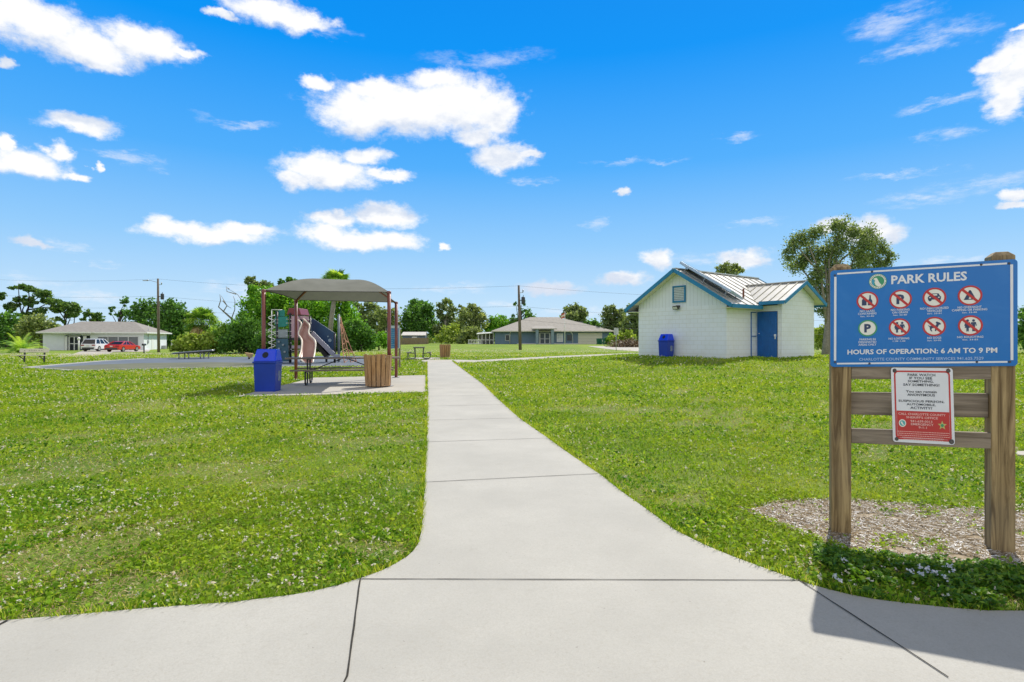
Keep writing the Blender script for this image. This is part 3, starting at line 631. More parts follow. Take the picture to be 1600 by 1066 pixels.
def picto(cx_, cy_, rpx, kind):
    c = HB(cx_, cy_); r = rpx * SH / 805; mb = MB(); disc(mb, c, 0, r, 0.0016, 0)
    ring = 2 if kind == 'park' else 1; disc(mb, c, r * 0.86, r * 1.03, 0.0026, ring)
    d = 0.0024
    if kind == 'bottles':
        flat(mb, c, r, [(-.52, -.5), (-.08, -.5), (-.08, .12), (-.18, .22), (-.18, .42), (-.42, .42), (-.42, .22), (-.52, .12)], d, 3)
        flat(mb, c, r, [(.05, -.5), (.47, -.5), (.47, .0), (.34, .22), (.32, .62), (.20, .62), (.18, .22), (.05, .0)], d, 3)
    elif kind in ('p', 'park'):
        text('P', c[0] + (0.0 if kind == 'park' else -.02 * r), c[1], r * .72, r * 1.05, mb, 3, d, 0.05)
    elif kind == 'car':
        flat(mb, c, r, [(-.55, -.22), (.55, -.22), (.58, .05), (.46, .20), (.34, .42), (-.30, .42), (-.44, .20), (-.58, .05)], d, 3)
        flat(mb, c, r, [(-.28, .20), (.26, .20), (.22, .34), (-.2, .34)], d + .0003, 0)
        for x in (-.38, .38): oval(mb, c, r, x, -.25, .14, .14, d, 3); oval(mb, c, r, x, -.0, .08, .07, d + .0003, 0)
    elif kind == 'tent':
        for pts in ([(-.50, -.40), (-.12, -.40), (.0, .0), (.04, .55), (-.06, .55)], [(.50, -.40), (.12, -.40), (.0, .0), (-.04, .55), (.06, .55)], [(-.5, -.44), (.5, -.44), (.5, -.36), (-.5, -.36)]): flat(mb, c, r, pts, d, 3)
    elif kind == 'people': person_glyph(mb, c, r, -.23, d, True); person_glyph(mb, c, r, .26, d + .0002, False)
    elif kind == 'dog':
        flat(mb, c, r, [(-.50, .12), (-.40, .05), (.16, .12), (.20, .30), (.12, .42), (.22, .52), (.52, .38), (.60, .22), (.42, .16), (.36, .02), (.26, -.18), (.16, -.50), (.06, -.50), (.08, -.16), (-.20, -.18), (-.24, -.32), (-.16, -.52), (-.28, -.52), (-.38, -.30), (-.38, -.12), (-.46, .0), (-.62, .24)], d, 3)
    if kind != 'park':
        w = .085; flat(mb, c, r, [(-.64 - w, .64 - w), (.64 - w, -.64 - w), (.64 + w, -.64 + w), (-.64 + w, .64 + w)], 0.0032, 1)
    return mb
PICS = [picto(340, 365, 74, 'bottles'), picto(606, 352, 74, 'p'), picto(878, 338, 75, 'car'), picto(1165, 322, 75, 'tent'), picto(348, 583, 66, 'park'), picto(602, 577, 70, 'people'), picto(880, 570, 74, 'dog'), picto(1170, 563, 76, 'people')]
# round county emblem: pale ring, green field, a winding white river shape and a blue corner
em = MB(); c = HB(420, 208); r = 62 * SH / 805
disc(em, c, 0, r, .0016, 0); disc(em, c, r * .93, r * 1.0, .002, 2); disc(em, c, 0, r * .72, .002, 2)
flat(em, c, r, [(-.50, .35), (-.30, .10), (-.38, -.10), (-.25, -.50), (.02, -.68), (.25, -.66), (.42, -.50), (.18, -.20), (.02, .18), (-.10, .42), (-.22, .48)], .0026, 0)
flat(em, c, r, [(-.66, .22), (-.46, .26), (-.36, .05), (-.44, -.18), (-.34, -.50), (-.54, -.44), (-.68, -.15)], .0028, 3)
for i in range(26):
    a = 2 * pi * i / 26; em.m = 4; q = [(.79, -.05), (.79, .05), (.88, .04), (.88, -.04)]
    if i % 13 not in (0,): flat(em, c, r, [(x * cos(a) - y * sin(a), x * sin(a) + y * cos(a)) for x, y in q], .0022, 4)
# small notice under the board
NW, NH = 0.345, 0.415; ncx = 0; HN0 = homog([(165, 97), (897, 100), (907, 1000), (188, 985)], [(0, NH), (NW, NH), (NW, 0), (0, 0)])
NU = HB((1391 - 1290) * 5.161, 880)[0] + 0.0; NU = None
# its left edge in board coordinates: solve along the sign line for px 1391
for k_ in range(2000):
    u_ = k_ / 2000 * SW; X_ = LB[0] + U.x * u_; Y_ = LB[1] + U.y * u_
    if 800 + F * X_ / Y_ >= 1392: NU = u_; break
for k_ in range(2000):
    u_ = k_ / 2000 * SW; X_ = LB[0] + U.x * u_; Y_ = LB[1] + U.y * u_
    if 800 + F * X_ / Y_ >= 1488.5: NW2 = u_ - NU; break
NTOP = -0.006
def sn(u, v, d=0.0):
    """notice plane, hanging a hair crooked"""
    uu = u * NW2 / NW; vv = (v - NH) * 1.0
    return (NU + uu - 0.008 * vv / NH * -1, -0.022 - d, SZ0 + NTOP + vv + TILT * (NU + uu) - 0.008 * uu)
NHr = 117 * 3.77 / F; 
def sn(u, v, d=0.0):
    uu = u * NW2 / NW; vv = (v - NH) * NHr / NH * 1.0
    return (NU + uu - 0.012 * vv / NHr, -0.0 - d, SZ0 + NTOP + vv + TILT * (NU + uu) - 0.018 * uu)
m = MB(); m.prism(rrect(0, NW, 0, NH, 0.015), sn, -0.0045, 0.0); notice = m.build('notice', SWHITE, sign)
nb = MB()
def nfl(pts, d, mi): nb.m = mi; nb.add([sn(x, y, d) for x, y in pts], [tuple(range(len(pts)))])
def ring_poly(o_, i_, d, mi):
    k = len(o_); nb.m = mi; nb.add([sn(*p, d) for p in o_] + [sn(*p, d) for p in i_], [(j, (j + 1) % k, k + (j + 1) % k, k + j) for j in range(k)])
ring_poly(rrect(.016, NW - .016, .016, NH - .016, .022), rrect(.025, NW - .025, .025, NH - .025, .016), .001, 0)
ysp = HN0(500, 618)[1]
nfl([(.0265, .0265), (NW - .0265, .0265), (NW - .0265, ysp), (.0265, ysp)], .0012, 0)
nl = MB()
def ntext(s, xa, xb, yc, hpx, mi, bold=0.0):
    a = HN0(xa, yc); b = HN0(xb, yc); text(s, (a[0] + b[0]) / 2, a[1], b[0] - a[0], hpx * NH / 895, nl, mi, 0.002, bold, sn)
for s_, xa, xb, y, hp in (('PARK WATCH', 365, 692, 183, 30), ('IF YOU SEE', 385, 655, 222, 30), ('SOMETHING,', 368, 672, 262, 31), ('SAY SOMETHING!', 312, 738, 302, 30), ('You can remain', 342, 706, 382, 29), ('ANONYMOUS', 360, 685, 422, 30), ('SUSPICIOUS PERSON,', 255, 793, 498, 30), ('AUTOMOBILE,', 350, 692, 538, 30), ('ACTIVITY?', 395, 650, 577, 30)):
    ntext(s_, xa, xb, y, hp, 0, 0.014)
for s_, xa, xb, y, hp in (('CALL CHARLOTTE COUNTY', 252, 805, 650, 27), ("SHERIFF'S OFFICE", 345, 715, 690, 27), ('941-639-0013', 395, 650, 735, 27), ('EMERGENCY', 400, 665, 770, 27), ('9-1-1', 490, 585, 808, 27)): ntext(s_, xa, xb, y, hp, 1, 0.015)
for i in range(5):
    y = 858 + i * 23; a = HN0(240 + i * 18 * (i > 2), y); b = HN0(845 - i * 18 * (i > 2), y)
    # lines of print too small to read
    n = 46; x = a[0]; rr = random.Random(i)
    while x < b[0] - .006:
        wl = rr.uniform(.004, .013); nl.m = 1; nl.add([sn(x, a[1] - .0016, .002), sn(min(x + wl, b[0]), a[1] - .0016, .002), sn(min(x + wl, b[0]), a[1] + .0016, .002), sn(x, a[1] + .0016, .002)], [(0, 1, 2, 3)]); x += wl + .0022
flush_text()
lt.build('lettering', [SWHITE, SPALE], board, fix=False)
for mb in PICS: mb.build('pictogram', PM, board, fix=False)
em.build('emblem', [SCREAM, SRED, SGREEN, mat('sign_teal', (0.05, 0.33, 0.50), 0.4), SNAVY], board, fix=False)
nb.build('border', [SRED], notice, fix=False); nl.build('lettering', [SBLK, SPINK], notice, fix=False)
em2 = MB(); cc = HN0(300, 762); rr_ = .021
def ndisc(mb, c, r, d, mi, n=24): mb.m = mi; mb.add([sn(c[0] + r * cos(2 * pi * i / n), c[1] + r * sin(2 * pi * i / n), d) for i in range(n)], [tuple(range(n))])
ndisc(em2, cc, rr_, .0018, 0); ndisc(em2, cc, rr_ * .76, .0022, 1)
em2.m = 0; em2.add([sn(cc[0] + rr_ * x, cc[1] + rr_ * y, .0026) for x, y in [(-.5, .3), (-.3, -.1), (.1, -.6), (.4, -.5), (.1, .0), (-.1, .45)]], [tuple(range(6))])
em2.build('emblem', [SCREAM, mat('emblem_teal', (0.10, 0.42, 0.42), 0.4)], notice, fix=False)
st = MB(); cc = HN0(765, 778); st.m = 0; k_ = [((.026 if i % 2 == 0 else .011) * cos(pi / 2 + i * pi / 5), (.026 if i % 2 == 0 else .011) * sin(pi / 2 + i * pi / 5)) for i in range(10)]
st.add([sn(cc[0], cc[1], .0018)] + [sn(cc[0] + x, cc[1] + y, .0018) for x, y in k_], [(0, 1 + i, 1 + (i + 1) % 10) for i in range(10)]); ndisc(st, cc, .0085, .0023, 1); st.m = 1
st.build('star_badge', [mat('badge_gold', (0.52, 0.50, 0.16), 0.4), SGREEN], notice, fix=False)
# timber: posts with chamfered tops, three rails
PW = 0.122
def post(u0, ztop, zb=-0.05):
    m = MB(); u1 = u0 + PW; y0, y1 = 0.010, 0.010 + PW; c = .028; zt = ztop - .028
    lo = [(u0, y0), (u1, y0), (u1, y1), (u0, y1)]; hi = [(u0 + c, y0 + c), (u1 - c, y0 + c), (u1 - c, y1 - c), (u0 + c, y1 - c)]
    vs = [(x, y, zb) for x, y in lo] + [(x, y, zt) for x, y in lo] + [(x, y, ztop) for x, y in hi]
    m.add(vs, [(3, 2, 1, 0), (8, 9, 10, 11)] + [(a + i, a + (i + 1) % 4, a + 4 + (i + 1) % 4, a + 4 + i) for a in (0, 4) for i in range(4)]); return m
post(0.006, 1.872).build('post', POST, sign, 0.004); post(SW - PW - 0.006, 1.905).build('post', POST, sign, 0.004)
def rail(z0, z1, y0, y1): m = MB(); a, b = 0.006 + PW + .001, SW - PW - 0.007; m.prism([(a, z0 + TILT * a), (b, z0 + TILT * b), (b, z1 + TILT * b), (a, z1 + TILT * a)], lambda u, v, d: (u, d, v), y0, y1); return m
for z0, z1, y0, y1 in ((1.072, 1.20, .010, .048), (.823, .978, .055, .093), (.632, .732, .010, .048)): rail(z0, z1, y0, y1).build('rail', RAIL, sign, 0.003)
def boltmesh(u, v, pl, r, d=.006):
    m = MB(); n = 12
    m.add([pl(u + r * cos(2 * pi * i / n), v + r * sin(2 * pi * i / n), .001) for i in range(n)] + [pl(u + r * .7 * cos(2 * pi * i / n), v + r * .7 * sin(2 * pi * i / n), d) for i in range(n)],
          [tuple(range(n, 2 * n))] + [(i, (i + 1) % n, n + (i + 1) % n, n + i) for i in range(n)]); return m
for p in ((75, 160), (372, 130), (1255, 72), (1482, 62), (98, 850), (370, 862), (1225, 852), (1488, 852)): boltmesh(*HB(*p), sg, .0075).build('bolt', BOLT, board, fix=False)
for p, r in (((210, 135), .012), ((845, 130), .012), ((232, 950), .011), ((868, 962), .014)):
    q_ = HN0(*p); boltmesh(q_[0], q_[1], sn, r).build('bolt', BOLT, notice, fix=False)

# ================================================================ shade shelter
MAROON = mat('maroon_paint', (0.19, 0.048, 0.036), 0.42, 0.15, 5, coat=0.2)
t = NT('shade_cloth'); a = t.noise(2.5, 4); t.col(t.mix(t.mr(a, .3, .7), (0.19, 0.195, 0.175), (0.24, 0.245, 0.22))); t.rough(0.95); t.b.inputs['Specular IOR Level'].default_value = .1
tr = t.n('ShaderNodeBsdfTranslucent'); tr.inputs[0].default_value = (0.20, 0.205, 0.18, 1); ms = t.n('ShaderNodeMixShader'); ms.inputs[0].default_value = .16
t.l(t.b.outputs[0], ms.inputs[1]); t.l(tr.outputs[0], ms.inputs[2]); t.l(ms.outputs[0], t.t.nodes['Material Output'].inputs[0]); CLOTH = t.m
PB = [(-6.47, 14.82), (-3.47, 16.06), (-4.01, 19.70), (-7.01, 18.46)]; PZ = [2.62, 2.68, 2.62, 2.62]
shc = Vector((sum(p[0] for p in PB) / 4, sum(p[1] for p in PB) / 4, 0))
sh = thing('shade_shelter', 'four post maroon shelter with grey fabric roof over a picnic table', 'shelter', shc)
LP = [Vector((p[0], p[1], 0)) - shc for p in PB]; crn = [Vector((p.x, p.y, z)) for p, z in zip(LP, PZ)]
for p, z in zip(LP, PZ):
    m = MB(); m.tube([(p.x, p.y, 0.0), (p.x, p.y, z)], 0.052, 14); m.lathe([(0.0, z + .03), (.05, z + .025), (.06, z), (.06, z - .05)], 14, (p.x, p.y, 0)); m.m = 1
    m.box((p.x, p.y, .027), (.22, .22, .018)); m.build('post', [MAROON, mat('galvanised', (.42, .42, .42), .45, .2, 30, .7)], sh)
apx = Vector((0, 0, 3.16)); rl = (crn[1] - crn[0] + crn[2] - crn[3]).normalized() * 0.32; rA, rB = apx - rl, apx + rl
for c, e in zip(crn, (rA, rB, rB, rA)):
    m = MB(); pts = [c + (e - c) * f + Vector((0, 0, 0.13 * sin(pi * f) - 0.04)) for f in np.linspace(0, 1, 9)]; m.tube(pts, .034, 10); m.build('roof_arm', MAROON, sh)
m = MB(); m.tube([rA - Vector((0, 0, .04)), rB - Vector((0, 0, .04))], .034, 10); m.build('ridge_bar', MAROON, sh)
m = MB(); m.smooth = True; n = 14
def tri_patch(a, b, ap0, ap1):
    """side of the canopy from edge a-b up to ridge ap0-ap1, convex like stretched cloth"""
    vs = []
    for i in range(n + 1):
        f = i / n
        for j in range(n + 1):
            g = j / n; e = a + (b - a) * g; nrm = Vector((-(b - a).y, (b - a).x, 0)).normalized()
            if nrm.dot(-(a + b) / 2) < 0: nrm = -nrm
            e = e + nrm * 0.10 * sin(pi * g); tp = ap0 + (ap1 - ap0) * g; p = e + (tp - e) * f; p.z += 0.13 * sin(pi * f) * (1 - .25 * sin(pi * g)) - .0; vs.append(p)
    m.add(vs, [(i * (n + 1) + j, i * (n + 1) + j + 1, (i + 1) * (n + 1) + j + 1, (i + 1) * (n + 1) + j) for i in range(n) for j in range(n)])
tri_patch(crn[0], crn[1], rA, rB); tri_patch(crn[1], crn[2], rB, rB); tri_patch(crn[2], crn[3], rB, rA); tri_patch(crn[3], crn[0], rA, rA)
o = m.build('canopy', CLOTH, sh)
m = MB()
for i in range(4):
    a, b = crn[i], crn[(i + 1) % 4]; nrm = Vector((-(b - a).y, (b - a).x, 0)).normalized()
    if nrm.dot(-(a + b) / 2) < 0: nrm = -nrm
    m.tube([a + (b - a) * g + nrm * .10 * sin(pi * g) for g in np.linspace(0, 1, 13)], .012, 6)
m.build('edge_cable', mat('edge_hem', (.07, .07, .065), .7), sh)

# ================================================================ bins
BINBLUE = mat('blue_plastic', (0.0, 0.035, 0.38), 0.42, 0.10, 3, coat=0.1); BINDK = mat('bin_dark', (0.008, 0.012, 0.03), 0.8)
BINLID = mat('blue_lid', (0.0, 0.05, 0.80), 0.38, 0.10, 3, coat=0.15)
def frustum(m, w0, d0, z0, w1, d1, z1, dy=0.0):
    lo = [(-w0 / 2, -d0 / 2), (w0 / 2, -d0 / 2), (w0 / 2, d0 / 2), (-w0 / 2, d0 / 2)]; hi = [(-w1 / 2, -d1 / 2 + dy), (w1 / 2, -d1 / 2 + dy), (w1 / 2, d1 / 2 + dy), (-w1 / 2, d1 / 2 + dy)]
    m.add([(x, y, z0) for x, y in lo] + [(x, y, z1) for x, y in hi], [(3, 2, 1, 0), (4, 5, 6, 7)] + [(i, (i + 1) % 4, 4 + (i + 1) % 4, 4 + i) for i in range(4)])
def make_bin():
    r = thing('recycling_bin', 'bright blue recycling bin with round hole at the shelter corner', 'recycling bin')
    m = MB(); frustum(m, .50, .46, 0.0, .55, .51, .74); b = m.build('body', BINBLUE, r, .02)
    m = MB(); frustum(m, .59, .55, .735, .59, .55, .78); m.build('rim', BINBLUE, b, .012)
    m = MB(); frustum(m, .565, .53, .78, .50, .28, 1.09, 0.04); l = m.build('lid', BINLID, r, .03)
    y0 = -.265; y1 = -.14 + .04; n = 20; k = lambda z: y0 + (y1 - y0) * (z - .78) / .31 - .006
    m = MB(); m.add([(.075 * cos(2 * pi * i / n), k(.945 + .075 * sin(2 * pi * i / n)), .945 + .075 * sin(2 * pi * i / n)) for i in range(n)], [tuple(range(n))]); m.build('hole', BINDK, l, fix=False)
    m = MB(); m.box((.268, 0.05, .40), (.006, .16, .26)); m.build('sticker', mat('sticker_blue', (.05, .10, .30), .5, .5, 25, c2=(.35, .40, .5)), b)
    return r
b1 = make_bin(); g = gp(412, 613.5); b1.location = (g[0] + .0, g[1] + .25, g[2] + .004); b1.rotation_euler = (0, 0, radians(4)); b1['group'] = 'blue recycling bins'
bx, by = 7.40, 27.30
dup(b1, (bx, by, gzf(bx, by) + .02), radians(-53), 'bright blue recycling bin standing on the grass against the white block building', 'blue recycling bins')
SLAT = woodmat('cedar_slat', (0.30, 0.155, 0.06), (0.52, 0.31, 0.14), 1.4)
def make_trash():
    r = thing('trash_receptacle', 'round wooden slatted litter bin at the front corner of the shelter pad', 'litter bin'); rr = random.Random(4); n = 17
    m = MB()
    for i in range(n):
        a = 2 * pi * (i + .5) / n; R0, R1 = .315, .365; h = .86 + rr.choice((0, .0, .03, .015)); w = .115
        t0 = Vector((-sin(a), cos(a), 0)) * w * .44; t1 = Vector((-sin(a), cos(a), 0)) * w * .5; o0 = Vector((cos(a), sin(a), 0)); 
        vs = [o0 * (R0) - t0, o0 * R0 + t0, o0 * (R0 + .022) + t0, o0 * (R0 + .022) - t0]; vt = [o0 * R1 - t1, o0 * R1 + t1, o0 * (R1 + .022) + t1, o0 * (R1 + .022) - t1]
        m.add([(v.x, v.y, .03) for v in vs] + [(v.x, v.y, h) for v in vt], [(3, 2, 1, 0), (4, 5, 6, 7)] + [(k, (k + 1) % 4, 4 + (k + 1) % 4, 4 + k) for k in range(4)])
    m.build('slats', SLAT, r, .004)
    m = MB(); m.lathe([(.0, .05), (.29, .05), (.335, .84), (.325, .84), (.28, .07), (0, .07)], 24); m.build('liner', mat('liner_black', (.02, .02, .022), .6), r)
    for z, R in ((.16, .322), (.70, .352)): m = MB(); m.lathe([(R - .012, z - .015), (R - .002, z - .015), (R - .002, z + .015), (R - .012, z + .015)], 24); m.build('hoop', BOLT, r)
    return r
t1_ = make_trash(); g = gp(586, 607); t1_.location = (g[0], g[1] + .33, g[2] + .018); t1_.scale = (1.0, 1.0, 1.03); t1_['group'] = 'wooden slatted litter bins'
g = gp(694.7, 559.5); q_ = dup(t1_, (g[0], g[1] + .3, g[2] + .01), .3, 'round wooden slatted litter bin far off beside the bend of the path', 'wooden slatted litter bins')

# ================================================================ picnic tables
STEEL = mat('dark_steel', (.045, .042, .045), .45, .2, 10, .5); PLANK = woodmat('grey_plank', (0.13, 0.10, 0.085), (0.26, 0.22, 0.19), 1, 'x')
def planks(L_, W_, z, k, th=.04, x0=0.0, y0=0.0):
    m = MB(); w = W_ / k
    for i in range(k): m.box((x0, y0 - W_ / 2 + w * (i + .5), z - th / 2), (L_, w - .012, th))
    return m
def picnic(name, label, L_, top, bench, fr, legx, brace=True, off=0.0):
    r = thing(name, label, 'picnic table')
    planks(L_, .72, .79, 5).build('tabletop', top, r, .003)
    for s in (-1, 1): planks(L_ * (.88 if off else 1), .25, .46, 2, .04, off * -.0, s * .66).build('seat', bench, r, .003)
    for x in legx:
        m = MB()
        for s in (-1, 1):
            m.tube([(x, s * .28, .745), (x, s * .28, .62), (x, s * .24, .25), (x, s * .26, .08), (x, s * .34, .03), (x, s * .60, .03), (x, s * .70, .09), (x, s * .72, .30), (x, s * .68, .415)], .024, 8)
            m.tube([(x - .0, s * .28, .36), (x, s * .50, .40), (x, s * .74, .41)], .018, 6)
        m.tube([(x, -.34, .735), (x, .34, .735)], .022, 6)
        m.build('leg_frame', fr, r)
    if brace:
        for x in legx:
            m = MB(); m.tube([(x, 0, .38), (x * .1, 0, .74)], .016, 6); m.tube([(x, -.25, .38), (x, .25, .38)], .016, 6); m.build('brace', fr, r)
    return r
pt = picnic('picnic_table', 'long grey plank picnic table under the fabric shelter', 3.25, PLANK, PLANK, STEEL, (-1.02, 1.02), True, .1)
pt.location = (-5.0, 17.0, .018); pt.rotation_euler = (0, 0, radians(12)); pt['group'] = 'picnic tables'
GRNS = mat('green_grey_steel', (.10, .125, .105), .5, .2, 10, .2); GTOP = woodmat('olive_plank', (0.10, 0.10, 0.075), (0.18, 0.18, 0.14), 1, 'x')
pt2 = picnic('picnic_table', 'small dark green picnic table on a pad by the far litter bin', 1.85, GTOP, GTOP, GRNS, (-.6, .6), False)
g = gp(653, 562.0); pt2.location = (g[0], g[1] + .5, g[2] + .01); pt2.rotation_euler = (0, 0, radians(97)); pt2['group'] = 'picnic tables'

# ================================================================ benches
BW = mat('bench_pale', (.66, .62, .50), .6, .12, 9); 
def bench(name, label, L_, loc, rz, pm, fm, mark=True):
    r = thing(name, label, 'bench', loc, rz)
    m = MB(); m.box((0, .22, .70), (L_, .035, .22), rx=-.12); bk = m.build('backrest', pm, r, .006)
    if mark:
        m = MB()
        for x in (-.62, -.3, -.14, .02, .15, .33, .5): m.box((x * L_ / 1.9, .197, .71), (.08, .004, .05), rx=-.12)
        m.build('marking', mat('faded_print', (.40, .38, .28), .7), bk)
    m = MB(); m.box((0, -.08, .44), (L_, .34, .04)); m.build('seat', pm, r, .006)
    for s in (-1, 1):
        m = MB(); m.beam((s * L_ * .34, .20, -.02), (s * L_ * .34, .25, .80), .07, .05, (1, 0, 0)); m.beam((s * L_ * .34, .20, .39), (s * L_ * .34, -.20, .41), .05, .04); m.beam((s * L_ * .34, .20, .18), (s * L_ * .34, -.10, .39), .04, .03); m.build('leg', fm, r)
    return r
g = gp(48, 567.5); bench('park_bench', 'pale slab bench with black legs alone on the grass left of the court', 1.82, (g[0], g[1], g[2]), radians(-6), BW, STEEL)
g = at(455, 40.5); bench('park_bench', 'mauve grey bench half hidden behind the wavy slide', 1.6, g, radians(8), mat('mauve_bench', (.30, .26, .30), .6), STEEL, False)
# ================================================================ toilet building
t = NT('painted_block'); v = t.co((1, 1, 1)); s_ = t.n('ShaderNodeSeparateXYZ'); t.l(v, s_.inputs[0]); cb_ = t.n('ShaderNodeCombineXYZ')
t.l(t.ma('ADD', s_.outputs[0], s_.outputs[1]), cb_.inputs[0]); t.l(s_.outputs[2], cb_.inputs[1])
br = t.n('ShaderNodeTexBrick'); t.l(cb_.outputs[0], br.inputs[0]); br.inputs['Scale'].default_value = 1.0; br.inputs['Brick Width'].default_value = .406; br.inputs['Row Height'].default_value = .2032; br.inputs['Mortar Size'].default_value = .008; br.inputs['Mortar Smooth'].default_value = .6
br.inputs['Color1'].default_value = (.83, .86, .91, 1); br.inputs['Color2'].default_value = (.86, .885, .93, 1); br.inputs['Mortar'].default_value = (.70, .70, .66, 1)
k = t.mix(t.mr(t.noise(1.2, 6, .6), .45, .8, 0, .35), br.outputs['Color'], (.70, .68, .58)); 
k = t.mix(t.mr(s_.outputs[2], 0.35, -0.1, 0, .5), k, (.55, .55, .42)); t.col(k); t.rough(.8)
hh = t.ma('ADD', t.ma('MULTIPLY', br.outputs['Fac'], -1.0), t.ma('MULTIPLY', t.noise(90, 3), .25)); t.bump(hh, .6, .008); BLOCK = t.m
t = NT('gable_board'); v = t.co(); s_ = t.n('ShaderNodeSeparateXYZ'); t.l(v, s_.inputs[0]); wv_ = t.ma('FRACT', t.ma('MULTIPLY', t.ma('ADD', s_.outputs[0], s_.outputs[1]), 5.0), 0)
gr_ = t.mr(wv_, 0.0, 0.12, 0, 1); t.col(t.mix(gr_, (.60, .61, .60), (.80, .83, .87))); t.rough(.7); t.bump(gr_, .7, .01); SIDING = t.m
WROOF = mat('white_metal_roof', (.62, .61, .57), .38, .10, 1.5, .25, c2=(.70, .69, .66)); TEAL = mat('teal_trim', (.012, .20, .40), .5, .1, 4); SOFF = mat('soffit_bounce', (.82, .79, .66), .8, .05)
DOORB = mat('door_blue', (.004, .12, .42), .42, .12, 3, coat=.1); GREY = mat('galv_grey', (.35, .36, .38), .4, .2, 8, .5)
OZ = 0.47
rb = thing('toilet_block', 'white painted block toilet building with teal trim and pale metal roofs', 'building', (8.0, 27.2, OZ), atan2(-.8, .6))
WH = 2.42; BL = 6.55
def roofz(x): return 4.21 - .605 * abs(x)
m = MB()
# walls as boxes with depth: main body (0..BL), the part of the east side that is covered by the projecting room is skipped
T_ = .2; zb = -.6
m.b2(-2.5, 2.5, 0, T_, zb, WH); m.b2(-2.5, -2.5 + T_, T_, BL - T_, zb, WH + .0); m.b2(-2.5, 2.5, BL - T_, BL, zb, WH); m.b2(2.5 - T_, 2.5, T_, BL - T_, zb, WH)
m.b2(2.5, 2.5 + .04, 2.45, 2.45 + T_, zb, WH); m.b2(2.5 + 1.02, 3.725, 2.45, 2.45 + T_, zb, WH); m.b2(2.54, 3.52, 2.45, 2.45 + T_, 2.16, WH); m.b2(2.54, 3.52, 2.45, 2.45 + T_, zb, .03)
m.b2(3.725 - T_, 3.725, 2.45 + T_, 5.45 - T_, zb, WH); m.b2(2.5, 3.725, 5.45 - T_, 5.45, zb, WH)
w_ = m.build('wall', BLOCK, rb)
m = MB(); m.prism([(-2.5, WH), (2.5, WH), (2.5, roofz(2.5) - .07), (0, roofz(0) - .07), (-2.5, roofz(2.5) - .07)], lambda u, v, d: (u, d, v), .012, .14)
m.prism([(-2.5, WH), (2.5, WH), (2.5, roofz(2.5) - .07), (0, roofz(0) - .07), (-2.5, roofz(2.5) - .07)], lambda u, v, d: (u, d, v), BL - .14, BL - .012); m.build('gable_siding', SIDING, rb)
def crz(y): return 3.56 - .50 * abs(y - 3.95)
m = MB(); m.prism([(2.45, WH), (5.45, WH), (5.45, crz(5.45) - .07), (3.95, crz(3.95) - .07), (2.45, crz(2.45) - .07)], lambda u, v, d: (d, u, v), 3.725 - T_, 3.722); m.build('wall', BLOCK, rb)
# main roof: two slopes; the projecting room's small gable cuts into the east one
E = 3.02; y0, y1 = -.42, BL + .35
m = MB(); m.slab([(0, y0, roofz(0)), (0, y1, roofz(0)), (-E, y1, roofz(E)), (-E, y0, roofz(E))], .06)
rfw = m.build('roof', [WROOF, SOFF], rb)
m = MB(); m.slab([(0, y1, roofz(0)), (0, y0, roofz(0)), (E, y0, roofz(E)), (E, 1.98, roofz(E)), (1.07, 3.95, roofz(1.07)), (E, 5.92, roofz(E)), (E, y1, roofz(E))], .06); rfe = m.build('roof', WROOF, rb)
xe = 4.08; ey = 1.97
m = MB()
def crm(x, y): return (x, y, crz(y))
m.slab([(xe, 3.95, crz(3.95)), (1.10, 3.95, crz(3.95)), (2.75, 3.95 - ey, crz(3.95 - ey)), (xe, 3.95 - ey, crz(3.95 - ey))], .05)
m.slab([(1.10, 3.95, crz(3.95)), (xe, 3.95, crz(3.95)), (xe, 3.95 + ey, crz(3.95 + ey)), (2.75, 3.95 + ey, crz(3.95 + ey))], .05)
crf = m.build('porch_roof', WROOF, rb)
m = MB(); SEAM = mat('roof_seam', (.50, .48, .42), .45, .1, 5, .2)
for y in np.arange(y0 + .05, y1, .61):
    m.beam((-.02, y, roofz(0.02) + .018), (-E, y, roofz(E) + .018), .03, .045)
m.build('roof_seam', SEAM, rfw)
m = MB()
for y in np.arange(y0 + .05, y1, .61):
    xl = E
    if 1.98 < y < 5.92: xl = 1.07 + (E - 1.07) * abs(y - 3.95) / 1.97
    m.beam((.02, y, roofz(0.02) + .018), (xl, y, roofz(xl) + .018), .03, .045)
m.build('roof_seam', SEAM, rfe)
m = MB(); m.beam((0, y0, roofz(0) + .02), (0, y1, roofz(0) + .02), .22, .05)
m.build('ridge_cap', WROOF, rb)
m = MB()
for x in np.arange(1.35, xe, .40):
    for s in (-1, 1):
        yy = max(0.02, (1.10 + (2.75 - 1.10) * 0 ) and 0.02); ye = ey if x > 2.75 else ey * (x - 1.10) / 1.65
        m.beam((x, 3.95 + s * .02, crz(3.97) + .018), (x, 3.95 + s * ye, crz(3.95 + ye) + .018), .03, .045)
m.beam((1.1, 3.95, crz(3.95) + .02), (xe, 3.95, crz(3.95) + .02), .2, .045); m.build('roof_seam', SEAM, crf)
